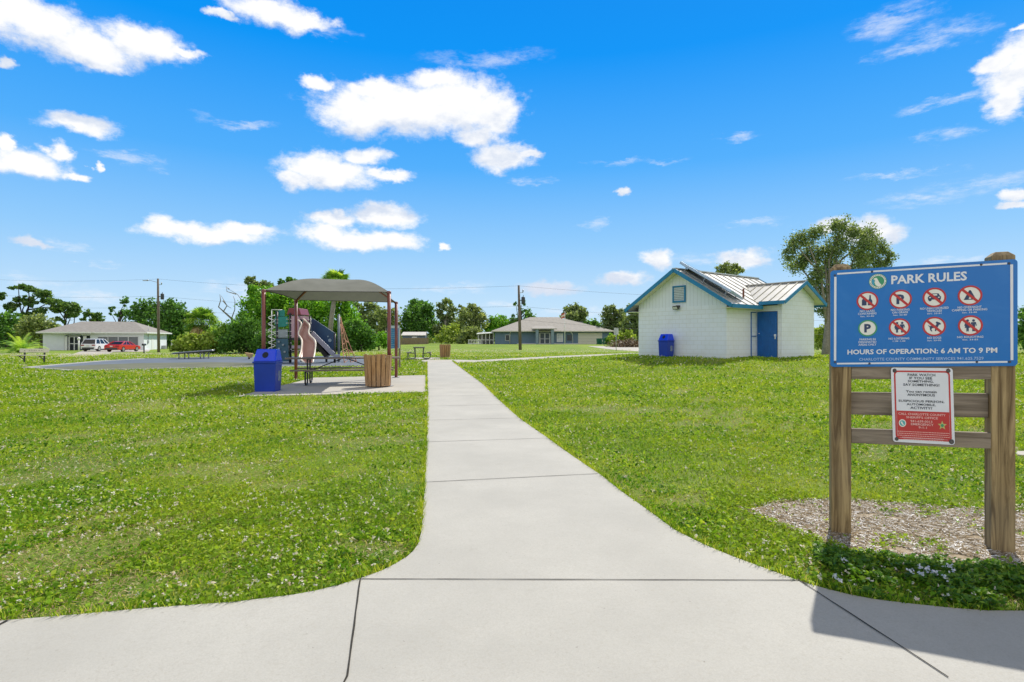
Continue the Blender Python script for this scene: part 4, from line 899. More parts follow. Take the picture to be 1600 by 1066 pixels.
# fascia
def fas(name, pts, h=.17, w=.035):
    m = MB()
    for p, q in zip(pts[:-1], pts[1:]): m.beam(p, q, w, h)
    return m.build(name, TEAL, rb)
fz = -.055
for yy in (y0 - .02, y1 + .02): fas('fascia', [(-E - .02, yy, roofz(E) + fz), (0, yy, roofz(0) + fz), (E + .02, yy, roofz(E) + fz)])
fas('fascia', [(-E - .02, y0, roofz(E) + fz), (-E - .02, y1, roofz(E) + fz)]); fas('fascia', [(E + .02, y0, roofz(E) + fz), (E + .02, 2.05, roofz(E) + fz)]); fas('fascia', [(E + .02, 5.86, roofz(E) + fz), (E + .02, y1, roofz(E) + fz)])
fas('fascia', [(xe + .02, 3.95 - ey, crz(3.95 + ey) + fz), (xe + .02, 3.95, crz(3.95) + fz), (xe + .02, 3.95 + ey, crz(3.95 + ey) + fz)], .16)
fas('fascia', [(2.9, 3.95 - ey - .02, crz(3.95 + ey) + fz), (xe, 3.95 - ey - .02, crz(3.95 + ey) + fz)], .16); fas('fascia', [(2.9, 3.95 + ey + .02, crz(3.95 + ey) + fz), (xe, 3.95 + ey + .02, crz(3.95 + ey) + fz)], .16)
# soffits: flat boards under the overhangs, yellow grass bounce put into their colour
m = MB(); zs = roofz(E) - .13
m.b2(-E, -2.5, y0 + .03, y1 - .03, zs, zs + .02); m.b2(2.5, E, y0 + .03, 2.0, zs, zs + .02); m.b2(2.5, E, 5.9, y1 - .03, zs, zs + .02)
for s in (-1, 1): m.slab([(0, y0 + .03, roofz(0) - .09), (0, -.002, roofz(0) - .09), (s * 2.5, -.002, roofz(2.5) - .09), (s * 2.5, y0 + .03, roofz(2.5) - .09)][::s], .02)
m.build('soffit', SOFF, rb)
# door: heavy blue gate door with ribs, frame, hasp
m = MB(); m.b2(2.56, 3.50, 2.40, 2.445, .04, 2.14)
for i in range(11): m.b2(2.60 + i * .085, 2.62 + i * .085, 2.385, 2.40, .06, 2.12)
m.b2(2.56, 3.50, 2.378, 2.395, 1.02, 1.07)
dr_ = m.build('door', DOORB, rb, .004)
m = MB(); m.b2(3.40, 3.49, 2.35, 2.385, 1.00, 1.10); m.b2(3.43, 3.47, 2.34, 2.38, .88, 1.04); m.build('handle', SWHITE, dr_, .006)
m = MB(); m.b2(2.66, 2.70, 2.36, 2.38, 1.12, 1.16); m.build('peep_bolt', SWHITE, dr_)
m = MB(); m.b2(2.505, 2.535, 1.95, 2.40, 2.10, 2.14); m.b2(2.505, 2.535, 1.95, 2.40, .04, .08); m.b2(2.505, 2.535, 1.95, 1.99, .04, 2.14)
m.b2(2.505, 2.535, 1.95, 2.40, 1.0, 1.03); m.build('gate_frame', DOORB, rb)
m = MB(); m.b2(2.6, 3.9, 1.55, 2.38, -.4, -.02); m.build('door_step', CONC2, rb, .01)
# louvre
m = MB(); a_, b_, c_, d_ = -.30, .30, 2.70, 3.36
for q in ((a_ - .07, a_, c_ - .07, d_ + .07), (b_, b_ + .07, c_ - .07, d_ + .07), (a_, b_, c_ - .07, c_), (a_, b_, d_, d_ + .07)): m.b2(q[0], q[1], -.05, .010, q[2], q[3])
vt = m.build('vent', TEAL, rb, .003); m = MB()
for i in range(8): m.box((0, -.012, c_ + .045 + i * .082), (.598, .065, .012), rx=-1.05)
m.build('slat', mat('vent_slat', (.68, .72, .80), .6), vt); m = MB(); m.b2(a_, b_, .002, .010, c_, d_); m.build('backing', mat('vent_shade', (.16, .19, .23), .8), vt)
m = MB(); m.box((.0, -.10, 2.44), (.13, .16, .10)); m.box((-.09, -.16, 2.38), (.30, .10, .17), rx=.4); wl = m.build('wall_light', mat('lamp_bronze', (.05, .045, .04), .5), rb, .01)
m = MB(); m.box((-.09, -.212, 2.365), (.24, .012, .12), rx=.4); m.build('lens', mat('lamp_lens', (.62, .62, .58), .2), wl)
# solar collector laid on the east slope
m = MB(); sl = atan2(.605, 1); nrm = Vector((sin(sl), 0, cos(sl)))
def rp(x, y, h): return Vector((x, y, roofz(x))) + nrm * h
q = [rp(-.05, -.15, .46), rp(2.62, -.15, .46), rp(2.62, .95, .16), rp(-.05, .95, .16)]; m.slab(q, .12); sp_ = m.build('solar_panel', mat('collector_frame', (.42, .52, .66), .45, .15, 3, .2), rb, .01)
m = MB(); q2 = [p + nrm * .004 for p in (rp(.03, -.08, .441), rp(2.54, -.08, .441), rp(2.54, .88, .184), rp(.03, .88, .184))]; m.slab(q2, .003); m.build('glass', mat('collector_glass', (.02, .03, .05), .08), sp_)
for x in (.3, 1.3, 2.4):
    for y, h in ((-.05, .30), (.85, .08)): m = MB(); m.beam(rp(x, y, .0), rp(x, y, h), .04, .04); m.build('bracket', GREY, sp_)
m = MB(); m.tube([(2.35, 1.6, roofz(2.35) - .02), (2.35, 1.6, roofz(2.35) + .42)], .045, 10); m.build('vent_pipe', mat('rusty_pipe', (.20, .075, .05), .7), rb)

# ================================================================ play structure (its front left corner at px 470, 31.6 m away)
PD = 31.6; k_ = PD / F; pl0 = at(470, PD); PZ0 = pl0[2] + .03
ps = thing('play_structure', 'playground tower with mauve wave slide, grey chute, teal panel and spiral climber', 'playground', (pl0[0], pl0[1], PZ0))
def L(px, py, y=0.0):
    s = (PD + y) / F; return Vector(((px - 800) * s - pl0[0], y, HC + (HY - py) * s - PZ0))
BLK = mat('black_post', (.012, .013, .018), .4, .1, 5, coat=.2); TEALP = mat('teal_plastic', (.015, .22, .20), .42); SLATEB = mat('slate_blue_panel', (.035, .10, .155), .5); GREYP = mat('grey_plastic', (.28, .32, .36), .5)
NAVY = mat('navy_plastic', (.008, .045, .115), .4, .1, 4, coat=.1); MAUVE = mat('mauve_plastic', (.47, .30, .37), .45); PINKS = mat('slide_pink', (.44, .26, .23), .38, .06, 3, coat=.2); CREAM = mat('slide_cream', (.78, .70, .60), .4); CHUTE = mat('chute_grey', (.27, .29, .38), .4, .08, 4, coat=.2)
MARP = mat('maroon_plastic', (.20, .035, .045), .45); WHT = mat('white_tube', (.72, .72, .70), .4); ROPE = mat('coral_rope', (.50, .25, .15), .8)
def ppost(px, ptop, y, pb=None):
    m = MB(); a = L(px, ptop, y); m.tube([(a.x, a.y, -.02), (a.x, a.y, a.z)], .06, 10); m.lathe([(0, a.z + .04), (.05, a.z + .03), (.065, a.z), (.065, a.z - .04)], 10, (a.x, a.y, 0)); m.build('post', BLK, ps)
for p in ((433, 487, .0), (453.5, 490, .0), (433, 487, 1.3), (454, 488, 1.3), (484.5, 495, .0), (484.5, 495, 1.3), (471, 484, 1.3), (523, 521, .1), (510, 545, 1.0)): ppost(*p)
def pan(name, pts, y, m_, th=.05, par=None, bev=.015):
    m = MB(); q = [L(a, b, y) for a, b in pts]; k = len(q); m.add(q + [v + Vector((0, th, 0)) for v in q], [tuple(range(k)), tuple(range(2 * k - 1, k - 1, -1))] + [(i, (i + 1) % k, k + (i + 1) % k, k + i) for i in range(k)]); return m.build(name, m_, par or ps, bev)
pan('teal_panel', [(429, 495), (449.5, 495), (449.5, 508), (444, 511), (435, 511), (429, 507)], -.02, TEALP); pan('teal_arch', [(434.5, 484.5), (444.5, 484.5), (444.5, 494.5), (434.5, 494.5)], .1, TEALP)
pan('grey_panel', [(434, 515), (449.5, 515), (449.5, 528), (434, 528)], -.02, GREYP)
cp_ = pan('climbing_panel', [(431.5, 529.5), (450, 529.5), (451, 565), (431, 565)], -.15, SLATEB, .08)
for a, b in ((442.5, 539), (445, 550), (436, 545), (438, 557), (447, 560), (436, 534)): c = L(a, b, -.19); m = MB(); m.tube([(c.x, c.y - .05, c.z), (c.x, c.y + .04, c.z)], .055, 8); m.build('hand_hold', GREYP, cp_)
pan('mauve_panel', [(455, 494), (466, 494), (468, 500), (468, 522), (466, 528), (455, 528)], -.05, MAUVE, .12); pan('mauve_panel', [(468, 493.5), (484, 495), (484, 526), (478, 526), (477, 506), (473, 500), (468, 498)], .1, MAUVE, .10)
m = MB(); a0, a1, a2 = L(447.5, 492, .0), L(470.5, 492, .0), L(459, 481.5, .0); r0 = [v.copy() for v in (a0, a1, a2)]
top = [Vector((v.x, 1.35, v.z)) for v in r0]; m.add([r0[0], r0[1], Vector((r0[1].x - .12, 0, r0[2].z)), Vector((r0[0].x + .12, 0, r0[2].z))] + [top[0], top[1], Vector((top[1].x - .12, 1.35, top[2].z)), Vector((top[0].x + .12, 1.35, top[2].z))], [(0, 1, 2, 3), (7, 6, 5, 4), (0, 4, 5, 1), (1, 5, 6, 2), (2, 6, 7, 3), (3, 7, 4, 0)])
m.build('roof', MARP, ps, .03)
m = MB(); a = L(432, 528.5); b = L(485, 528.5); m.b2(a.x, b.x, -.0, 1.35, a.z - .12, a.z); m.build('deck', BLK, ps)
# white pipe joints between panels and posts
m = MB()
for px in (431, 449.5, 452, 483): 
    for py in (499, 505, 518, 525, 536, 546):
        if px > 480 and py > 530: continue
        c = L(px, py, -.04); m = MB(); m.tube([c - Vector((.09, 0, 0)), c + Vector((.14, 0, 0))], .018, 6); m.build('clamp', WHT, ps)
# spiral climber
m = MB(); c = L(424.5, 484, -.25); m.tube([(c.x, c.y, 0), (c.x, c.y, c.z)], .022, 8); m.tube([(c.x, c.y, c.z), (c.x + .5, c.y + .2, c.z)], .022, 6)
n = 150; m.tube([(c.x + .17 * cos(2 * pi * i / n * 7), c.y + .17 * sin(2 * pi * i / n * 7), .25 + (c.z - .55) * i / n) for i in range(n + 1)], .024, 6); m.build('spiral_climber', WHT, ps)
# wave slide: U section swept along a swaying line towards the viewer
Lw = [(464.5, 499), (471, 506), (466.5, 521), (471.5, 532), (470.5, 548), (468, 559), (476, 567)]; Rw = [(474, 498), (483.5, 508), (482.5, 521), (492.5, 533), (492, 549), (490, 559), (489, 567)]; Yw = [0, -.25, -.6, -1.0, -1.5, -2.0, -2.4]
def spl(pts, k=6):
    out = []; P_ = [pts[0]] + pts + [pts[-1]]
    for i in range(1, len(P_) - 2):
        for j in range(k):
            t_ = j / k; a, b, c_, d_ = (Vector(P_[i + q]) for q in (-1, 0, 1, 2)); out.append(.5 * ((2 * b) + (c_ - a) * t_ + (2 * a - 5 * b + 4 * c_ - d_) * t_ * t_ + (3 * b - a - 3 * c_ + d_) * t_ ** 3))
    out.append(Vector(P_[-2])); return out
LL = spl([L(a, b, y) for (a, b), y in zip(Lw, Yw)]); RR = spl([L(a, b, y) for (a, b), y in zip(Rw, Yw)])
m = MB(); m.smooth = True; vs = []; ns = 9
for l, r in zip(LL, RR):
    for j in range(ns):
        f = j / (ns - 1); p = l + (r - l) * f; p = p + Vector((0, .22, -.25)) * (1 - (2 * f - 1) ** 4); p.z = max(p.z, .08) if 0 < j < ns - 1 else max(p.z, .12); vs.append(p)
K_ = len(LL); m.add(vs, [(i * ns + j, i * ns + j + 1, (i + 1) * ns + j + 1, (i + 1) * ns + j) for i in range(K_ - 1) for j in range(ns - 1)])
ws = m.build('wave_slide', PINKS, ps); so = ws.modifiers.new('thick', 'SOLIDIFY'); so.thickness = .03
for e in (LL, RR): m = MB(); m.tube([Vector((v.x, v.y, max(v.z, .13))) for v in e], .04, 8); m.build('slide_rim', CREAM, ws)
# straight chute with a tall navy side panel
A0, A1 = L(487, 522, -.1), L(521, 556, -.1); B0, B1 = L(487, 522, .55), L(521, 556, .55); A1.z = max(A1.z, .2); B1.z = A1.z
m = MB(); m.slab([A0 + Vector((0, 0, .02)), A1 + Vector((0, 0, .02)), B1, B0], .05)
for a, b in ((A0, A1), (B0, B1)): m.beam(a + Vector((0, 0, .07)), b + Vector((0, 0, .07)), .05, .26)
m.beam(A1, A1 + Vector((.35, 0, -.03)), .06, .2); m.build('chute', CHUTE, ps, .01)
pan('side_panel', [(485.5, 497), (490, 498.5), (524, 521), (524, 549), (514, 545), (489, 521), (485.5, 519)], .62, NAVY, .06)
for a, b in ((512.5, 526), (515.5, 532), (512.5, 540)): c = L(a, b, .60); m = MB(); m.tube([(c.x, c.y - .03, c.z), (c.x, c.y + .03, c.z)], .09 if b == 532 else .04, 12); m.build('bubble', mat('bubble_grey', (.25, .33, .38), .3), ps)
m = MB(); a = L(488, 527, .3); b = L(512, 557, .3); m.beam(a, b, .5, .22); m.build('underframe', BLK, ps)
# rope net climber leaning from a grey mast
np_ = at(529.5, 33.0, .03); nc = thing('rope_climber', 'coral rope net stretched from a tall grey mast right of the slides', 'rope climber', np_)
def N3(px, py, y): s = (33.0 + y) / F; return Vector(((px - 800) * s - np_[0], y, HC + (HY - py) * s - np_[2]))
m = MB(); tp = N3(529.5, 493, 0); m.tube([(0, 0, -.03), (0, 0, tp.z)], .07, 10); m.lathe([(0, tp.z + .1), (.05, tp.z + .03), (.08, tp.z)], 10); m.build('mast', mat('grey_mast', (.22, .25, .28), .5), nc)
feet = [N3(548, 563, -1.0), N3(557, 553, .7), N3(543, 551, 1.8), N3(538, 562, -1.5)]; tips = [Vector((.1, 0, tp.z - .1 - i * .12)) for i in range(4)]; m = MB(); cols = []
for f, t_ in zip(feet, tips): f.z = .0; cols.append([t_ + (f - t_) * g - Vector((0, 0, .12 * sin(pi * g))) for g in np.linspace(0, 1, 9)]); m.tube(cols[-1], .026, 6)
for i in (2, 4, 6, 8):
    for a in range(3): m.tube([cols[a][i], cols[a + 1][max(0, i - (i + a) % 2)]], .02, 5)
m.build('net', ROPE, nc)
# spring toy at the left
g = gp(390, 562); sr = thing('spring_rider', 'small tan scoop shaped toy seat on a post behind the blue bin', 'spring rider', g)
m = MB(); m.add([(-.28, -.15, .46), (.22, -.15, .38), (.10, -.15, .10), (-.12, -.15, .22), (-.28, .15, .46), (.22, .15, .38), (.10, .15, .10), (-.12, .15, .22)], [(0, 1, 2, 3), (7, 6, 5, 4), (0, 4, 5, 1), (1, 5, 6, 2), (2, 6, 7, 3), (3, 7, 4, 0)]); m.build('seat', mat('tan_plastic', (.42, .28, .13), .5), sr, .04)
m = MB(); m.tube([(-.05, 0, -.02), (-.02, 0, .2)], .06, 8); m.build('spring', STEEL, sr)
# low black oval bouncer
g = gp(298.5, 561.5); ob = thing('oval_bouncer', 'tilted black oval play disc with silver rim on short legs by the court', 'play disc', (g[0], g[1] + .3, g[2]), radians(8))
m = MB(); n = 36; rx_, ry_ = 1.30, .62
def ov(r, z): return [(rx_ * r * cos(2 * pi * i / n), ry_ * r * sin(2 * pi * i / n), z + .10 * r * cos(2 * pi * i / n)) for i in range(n)]
m.add(ov(1, .42) + ov(1.0, .52) + ov(.9, .54), [tuple(range(2 * n, 3 * n)), tuple(range(n - 1, -1, -1))] + [(k * n + i, k * n + (i + 1) % n, (k + 1) * n + (i + 1) % n, (k + 1) * n + i) for k in (0, 1) for i in range(n)]); m.build('disc', BLK, ob)
m = MB(); q_ = ov(1.0, .50); m.tube(q_ + [q_[0]], .035, 6); m.build('rim', mat('silver_rim', (.35, .37, .40), .3, .1, 5, .6), ob)
for x, y in ((-.75, -.4), (-.1, -.52), (.6, -.45), (.95, .0), (-.7, .38), (.5, .4)): m = MB(); m.tube([(x, y, -.02), (x, y, .46 + .1 * x)], .035, 6); m.build('leg', GREY, ob)
# rules panel behind the shelter
g = gp(619, 575.5); ki = thing('notice_panel', 'narrow blue play rules panel on posts behind the shelter', 'notice board', (g[0], g[1], g[2]), radians(-22))
s_ = g[1] / F; m = MB(); m.b2(-.44, .16, -.03, .0, 1.35 - g[2] - 14 * s_, 1.35 - g[2] + 17 * s_); bd_ = m.build('board', mat('panel_blue', (.02, .16, .36), .5, .15, 12), ki)
z1_ = 1.35 - g[2] + 17 * s_; z0_ = 1.35 - g[2] - 14 * s_; m = MB()
for q in ((-.46, .18, z1_, z1_ + .12), (-.46, .18, z0_ - .02, z0_), (.16, .19, z0_, z1_), (-.47, -.44, z0_, z1_)): m.b2(q[0], q[1], -.04, .01, q[2], q[3])
m.build('frame', mat('panel_frame', (.42, .50, .55), .5), bd_)
m = MB(); rr = random.Random(3)
for i in range(10):
    z = z1_ - .10 - i * .095; m.b2(-.38, -.38 + rr.uniform(.2, .46), -.034, -.0305, z, z + .018)
m.build('lettering', mat('panel_text', (.22, .38, .55), .5), bd_)
for x in (-.43, .12): m = MB(); m.b2(x, x + .07, .012, .08, -.05, z1_ + .0); m.build('post', RAIL, ki)
# ================================================================ houses
SHING = mat('shingle_grey', (.27, .255, .235), .9, .16, 2.5, bump=.4, bsc=12); SHING2 = mat('shingle_tan', (.34, .32, .29), .9, .12, 2.0, bump=.4, bsc=12)
def hip(m, x0, x1, y0, y1, z, rz, ra, rb, th=.14):
    """hip roof: eave rectangle, ridge from ra to rb in x at mid depth"""
    ym = (y0 + y1) / 2; a, b = (ra, ym, rz), (rb, ym, rz); c = [(x0, y0, z), (x1, y0, z), (x1, y1, z), (x0, y1, z)]; lo = [(x, y, z - th) for x, y, _ in c]
    m.add(c + [a, b] + lo, [(0, 1, 5, 4), (1, 2, 5), (2, 3, 4, 5), (3, 0, 4), (9, 8, 7, 6), (0, 6, 7, 1), (1, 7, 8, 2), (2, 8, 9, 3), (3, 9, 6, 0)])
def plain_window(par, x0, x1, z0, z1, y, fm, gm, t_=.07, mull=1):
    m = MB()
    for q in ((x0 - t_, x1 + t_, z1, z1 + t_), (x0 - t_, x1 + t_, z0 - t_, z0), (x0 - t_, x0, z0, z1), (x1, x1 + t_, z0, z1)): m.b2(q[0], q[1], y - .05, y + .01, q[2], q[3])
    for i in range(1, mull + 1): x = x0 + (x1 - x0) * i / (mull + 1); m.b2(x - .03, x + .03, y - .04, y + .01, z0, z1)
    f = m.build('window', fm, par); m = MB(); m.b2(x0, x1, y - .012, y - .002, z0, z1); m.build('pane', gm, f); return f
WTRIM = mat('trim_white', (.74, .74, .73), .5, .05); DGLASS = mat('dark_glass', (.03, .04, .055), .15, .2, 3); SCREENG = mat('screen_grey', (.16, .17, .19), .6, .1, 2)
WALLW = mat('stucco_white', (.70, .73, .76), .85, .05, 1.5); 
th_ = radians(15); hl = (-57.6, 89.0, gzf(-57.6, 89)); ho = thing('ranch_house', 'long white house with grey hip roof and wide screened garage at far left', 'house', hl, th_)
def hx(px): k = (px - 800) / F; return (k * 89 + 57.6) / (cos(th_) - k * sin(th_))
xl = hx(67); EZ = 2.62
m = MB(); g0, g1 = hx(152.5), hx(216)
e0, e1 = hx(100), hx(141)
m.b2(xl, e0, 0, .2, -.5, EZ); m.b2(e1, g0, 0, .2, -.5, EZ); m.b2(g1, 0, 0, .2, -.5, EZ); m.b2(g0, g1, 0, .2, 2.12, EZ); m.b2(-.2, 0, .2, 11, -.5, EZ); m.b2(xl, xl + .2, .2, 11, -.5, EZ); m.b2(xl, 0, 10.8, 11, -.5, EZ); m.b2(e0, e1, 1.6, 1.8, -.5, EZ); m.b2(e0 - .2, e0, .2, 1.8, -.5, EZ); m.b2(e1, e1 + .2, .2, 1.8, -.5, EZ); m.b2(e0, e1, -.02, .2, 2.25, EZ - .12)
m.build('wall', WALLW, ho)
m = MB(); hip(m, xl - .6, .6, -.6, 11.6, EZ + .14, 4.55, -10.6, -3.2); m.build('roof', SHING, ho)
m = MB(); 
for a, b in (((xl - .62, -.62), (.62, -.62)), ((.62, -.62), (.62, 11.62)), ((xl - .62, -.62), (xl - .62, 11.62))): m.beam((*a, EZ + .06), (*b, EZ + .06), .04, .2)
m.build('fascia', WTRIM, ho)
m = MB(); e_ = EZ + .145
m.add([(e0 - 1.1, -1.0, e_), (e1 + .5, -1.0, e_), (e1 - 1.2, 3.1, 3.85), (e0 + 1.3, 3.1, 3.85), (e0 - 1.1, -1.0, e_ - .14), (e1 + .5, -1.0, e_ - .14)], [(0, 1, 2, 3), (0, 4, 5, 1), (0, 3, 4), (1, 5, 2)]); m.build('porch_roof', SHING, ho, fix=True)
m = MB(); m.b2(e0 - 1.1, e1 + .5, -1.05, -1.0, e_ - .2, e_ + .01); m.build('porch_fascia', WTRIM, ho)
DCOL = mat('door_shade', (.09, .11, .14), .6); m = MB(); m.b2(e0 + .15, e1 - .15, 1.5, 1.55, 0, 2.2); m.build('entry_wall', DCOL, ho)  # shade of the recessed entry put into this dark panel colour
dx0, dx1 = hx(108), hx(124); m = MB()
for x in (dx0, (dx0 + dx1) / 2, dx1): m.b2(x - .06, x + .06, -.02, .04, .0, 2.05)
m.b2(dx0, dx1, -.02, .04, 2.0, 2.1); m.b2(dx0, dx1, -.02, .04, .95, 1.05); m.build('screen_door', WTRIM, ho)
for a_, b_ in ((e0 + .05, dx0 - .25), (dx1 + .5, e1 - .5)): m = MB(); m.b2(a_, b_, -.02, .05, 0, 2.15); m.build('side_panel', WTRIM, ho)
m = MB(); 
for i in range(12): a0_, a1_ = pi * i / 12, pi * (i + 1) / 12; cx_ = (dx0 + dx1) / 2; m.beam((cx_ + 1.1 * cos(a0_), -.03, 2.12 + .32 * sin(a0_)), (cx_ + 1.1 * cos(a1_), -.03, 2.12 + .32 * sin(a1_)), .05, .07)
m.build('arch', mat('arch_blue', (.06, .12, .17), .6), ho)
ga = MB(); ga.b2(g0, g1, .06, .10, .02, 2.12); gd = ga.build('garage_screen', SCREENG, ho); m = MB()
for i in range(5): x = g0 + (g1 - g0) * i / 4; m.b2(x - .04, x + .04, .0, .06, .02, 2.12)
m.b2(g0, g1, .0, .06, 2.04, 2.12); m.build('frame', WTRIM, gd)
m = MB(); m.b2(.002, .03, 3.4, 4.3, .0, 2.05); m.build('side_door', WTRIM, ho); m = MB(); m.b2(.0, .12, 1.5, 1.9, 1.0, 1.5); m.tube([(.08, 1.7, 1.5), (.08, 1.7, 3.9)], .035, 6); m.build('meter_box', GREY, ho)
m = MB(); m.tube([(.08, 6.5, .2), (.08, 6.5, 2.5)], .04, 6); m.b2(.0, .5, 8.2, 9.2, -.3, .6); m.build('air_unit', GREY, ho)
# fence beside it
g = at(268, 100); wf = thing('white_fence', 'low white panel fence right of the far left house', 'fence', g, radians(8)); m = MB(); m.b2(0, 3.2, 0, .05, -.2, 1.35)
m.build('panel', WTRIM, wf)
for x in (0, 1.6, 3.2): m = MB(); m.b2(x - .06, x + .06, -.04, .09, -.2, 1.5); m.build('post', WTRIM, wf)
# centre house
WBL = mat('slate_blue_wall', (.125, .19, .265), .85, .08, 1.5); gz0 = gzf(6, 105)
cx0 = (770.5 - 800) * 105 / F; hc = thing('blue_house', 'slate blue house with broad tan hip roof and beige garage door in the middle distance', 'house', (0, 105, gz0))
def cx(px): return (px - 800) * 105 / F
X0, X1 = cx(773), cx(954); EZ = 2.32; m = MB(); gx0, gx1 = cx(903.3), cx(941); dx0, dx1 = cx(843.5), cx(859)
m.b2(X0, gx0, 0, .2, -.6, EZ); m.b2(gx1, X1, 0, .2, -.6, EZ); m.b2(gx0, gx1, 0, .2, 2.1, EZ); m.b2(X0, X0 + .2, .2, 13, -.6, EZ); m.b2(X1 - .2, X1, .2, 13, -.6, EZ); m.b2(X0, X1, 12.8, 13, -.6, EZ); m.build('wall', WBL, hc)
m = MB(); hip(m, X0 - .6, X1 + .6, -.8, 13.8, EZ + .14, 5.25, cx(829) * 1.03, cx(872) * 1.06); m.build('roof', SHING2, hc)
m = MB(); m.beam((X0 - .6, -.82, EZ + .06), (X1 + .6, -.82, EZ + .06), .04, .17); m.build('fascia', mat('trim_tan', (.58, .54, .48), .6), hc)
m = MB(); m.b2(gx0, gx1, .03, .09, -.05, 2.1); gd = m.build('garage_door', mat('garage_beige', (.62, .59, .50), .6, .05), hc, fix=True); m = MB()
for z in (.5, 1.02, 1.55): m.b2(gx0, gx1, .018, .03, z, z + .03)
m.build('panel_line', mat('line_tan', (.40, .37, .31), .7), gd)
m = MB(); px0, px1 = cx(829), cx(869); m.slab([(px0, -2.4, EZ + .55), (px1, -2.4, EZ + .55), (px1 - .8, 1.2, EZ + 1.1), (px0 + .8, 1.2, EZ + 1.1)], .16); m.build('portico_roof', SHING2, hc)
m = MB(); m.b2(cx(840), cx(863), -.06, -.002, 0, EZ + .5); m.build('entry_shade_sheet', DCOL, hc)  # flat dark sheet on the wall, entry shade put into its colour
for x in (cx(838.5), cx(862)): m = MB(); m.b2(x - .25, x + .25, -2.2, -1.8, -.3, EZ + .45); m.build('column', mat('column_blue', (.20, .27, .33), .8), hc)
m = MB()
for x in (dx0, (dx0 + dx1) / 2, dx1): m.b2(x - .09, x + .09, -.14, -.06, 0, 2.1)
for z in (0, .95, 2.02): m.b2(dx0, dx1, -.14, -.06, z, z + .09)
m.build('double_door', WTRIM, hc)
wn = plain_window(hc, cx(871), cx(878.5), .55, 1.85, -.02, WTRIM, mat('curtain_white', (.55, .57, .58), .6, .2, 3), .12, 1)
plain_window(hc, cx(886), cx(893), .7, 1.7, -.02, mat('frame_dark', (.10, .13, .16), .5), DGLASS, .05, 0); plain_window(hc, cx(790), cx(796), .7, 1.7, -.02, WTRIM, DGLASS, .05, 0)
for pts in ([(cx(799), EZ + .1), (cx(797), EZ - .25), (cx(796.5), .05)], [(cx(890), EZ + .1), (cx(894.5), EZ - .45), (cx(895), .05)]): m = MB(); m.tube([(x, -.75 if i == 0 else -.1, z) for i, (x, z) in enumerate(pts)], .06, 6); m.build('downspout', WTRIM, hc)
m = MB(); m.b2(cx(905), cx(917), 6.5, 7.5, 3.7, 4.35); m.build('roof_box', SCREENG, hc)
m = MB(); m.b2(cx(808), cx(903), -.25, -.02, .0, .16); m.build('plinth', mat('plinth_white', (.60, .60, .60), .7), hc)
# screened porch on its left
la = thing('screen_porch', 'white framed screen porch at the left end of the slate blue house', 'porch', (0, 105.5, gz0)); m = MB(); a0, a1 = cx(747), cx(771.5)
m.slab([(a0 - .3, -.4, 1.95), (a1, -.4, 2.15), (a1, 4, 2.35), (a0 - .3, 4, 2.15)], .12); m.build('roof', WTRIM, la); m = MB()
for x in np.linspace(a0, a1 - .1, 5): m.b2(x - .05, x + .05, -.05, .05, -.3, 1.95)
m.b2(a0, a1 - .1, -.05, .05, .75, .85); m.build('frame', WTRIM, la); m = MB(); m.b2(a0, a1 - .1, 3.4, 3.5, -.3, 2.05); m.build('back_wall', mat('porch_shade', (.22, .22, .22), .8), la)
g = at(741, 104); m = MB(); 
for i in range(9): m.b2(-1.1 + i * .28, -1.02 + i * .28, 0, .03, -.1, .85)
m.b2(-1.15, 1.3, -.01, .04, .75, .85); m.b2(-1.15, 1.3, -.01, .04, .1, .2); pf = m.build('picket_fence', WTRIM, loc=g); tag(pf, 'short pale picket fence beside the white framed porch', 'fence')
g = at(942, 100); gb = thing('wheelie_bin', 'dark green wheeled rubbish bin beside the beige garage door', 'wheelie bin', g); m = MB(); frustum(m, .62, .62, .03, .75, .75, .98); GB = mat('bin_green', (.02, .13, .08), .5); m.build('body', GB, gb); m = MB(); frustum(m, .8, .8, .985, .7, .75, 1.08); m.build('lid', GB, gb)
for s in (-1, 1): m = MB(); m.tube([(s * .36, .3, .1), (s * .28, .3, .1)], .1, 10); m.build('wheel', BLK, gb)
g = at(937.8, 101); g2_ = dup(gb, (g[0] - .2, g[1], g[2]), .2, 'dark green wheeled rubbish bin in front of the garage door edge'); gb['group'] = g2_['group'] = 'green wheeled bins'
# flagpole
g = at(882.6, 98); fp = thing('flagpole', 'thin white flagpole before the slate blue house', 'flagpole', g); hz = (530 - 486) * 98 / F + HC - g[2]; m = MB(); m.tube([(0, 0, -.1), (0, 0, hz)], [.06, .04], 8); m.build('pole', WTRIM, fp)
m = MB(); rr = random.Random(5); 
vs = [(-.02 - .62 * i / 6, .08 * sin(i * 1.4), hz - .3 - j * .26 - .05 * i) for i in range(7) for j in range(4)]; m.add(vs, [(i * 4 + j, i * 4 + j + 1, i * 4 + j + 5, i * 4 + j + 4) for i in range(6) for j in range(3)])
for i in range(len(m.f)): m.mi[i] = i % 3 % 2
fo = m.build('flag', [mat('flag_red', (.50, .10, .07), .8), mat('flag_white', (.70, .66, .62), .8)], fp, fix=False); s_ = fo.modifiers.new('t', 'SOLIDIFY'); s_.thickness = .01
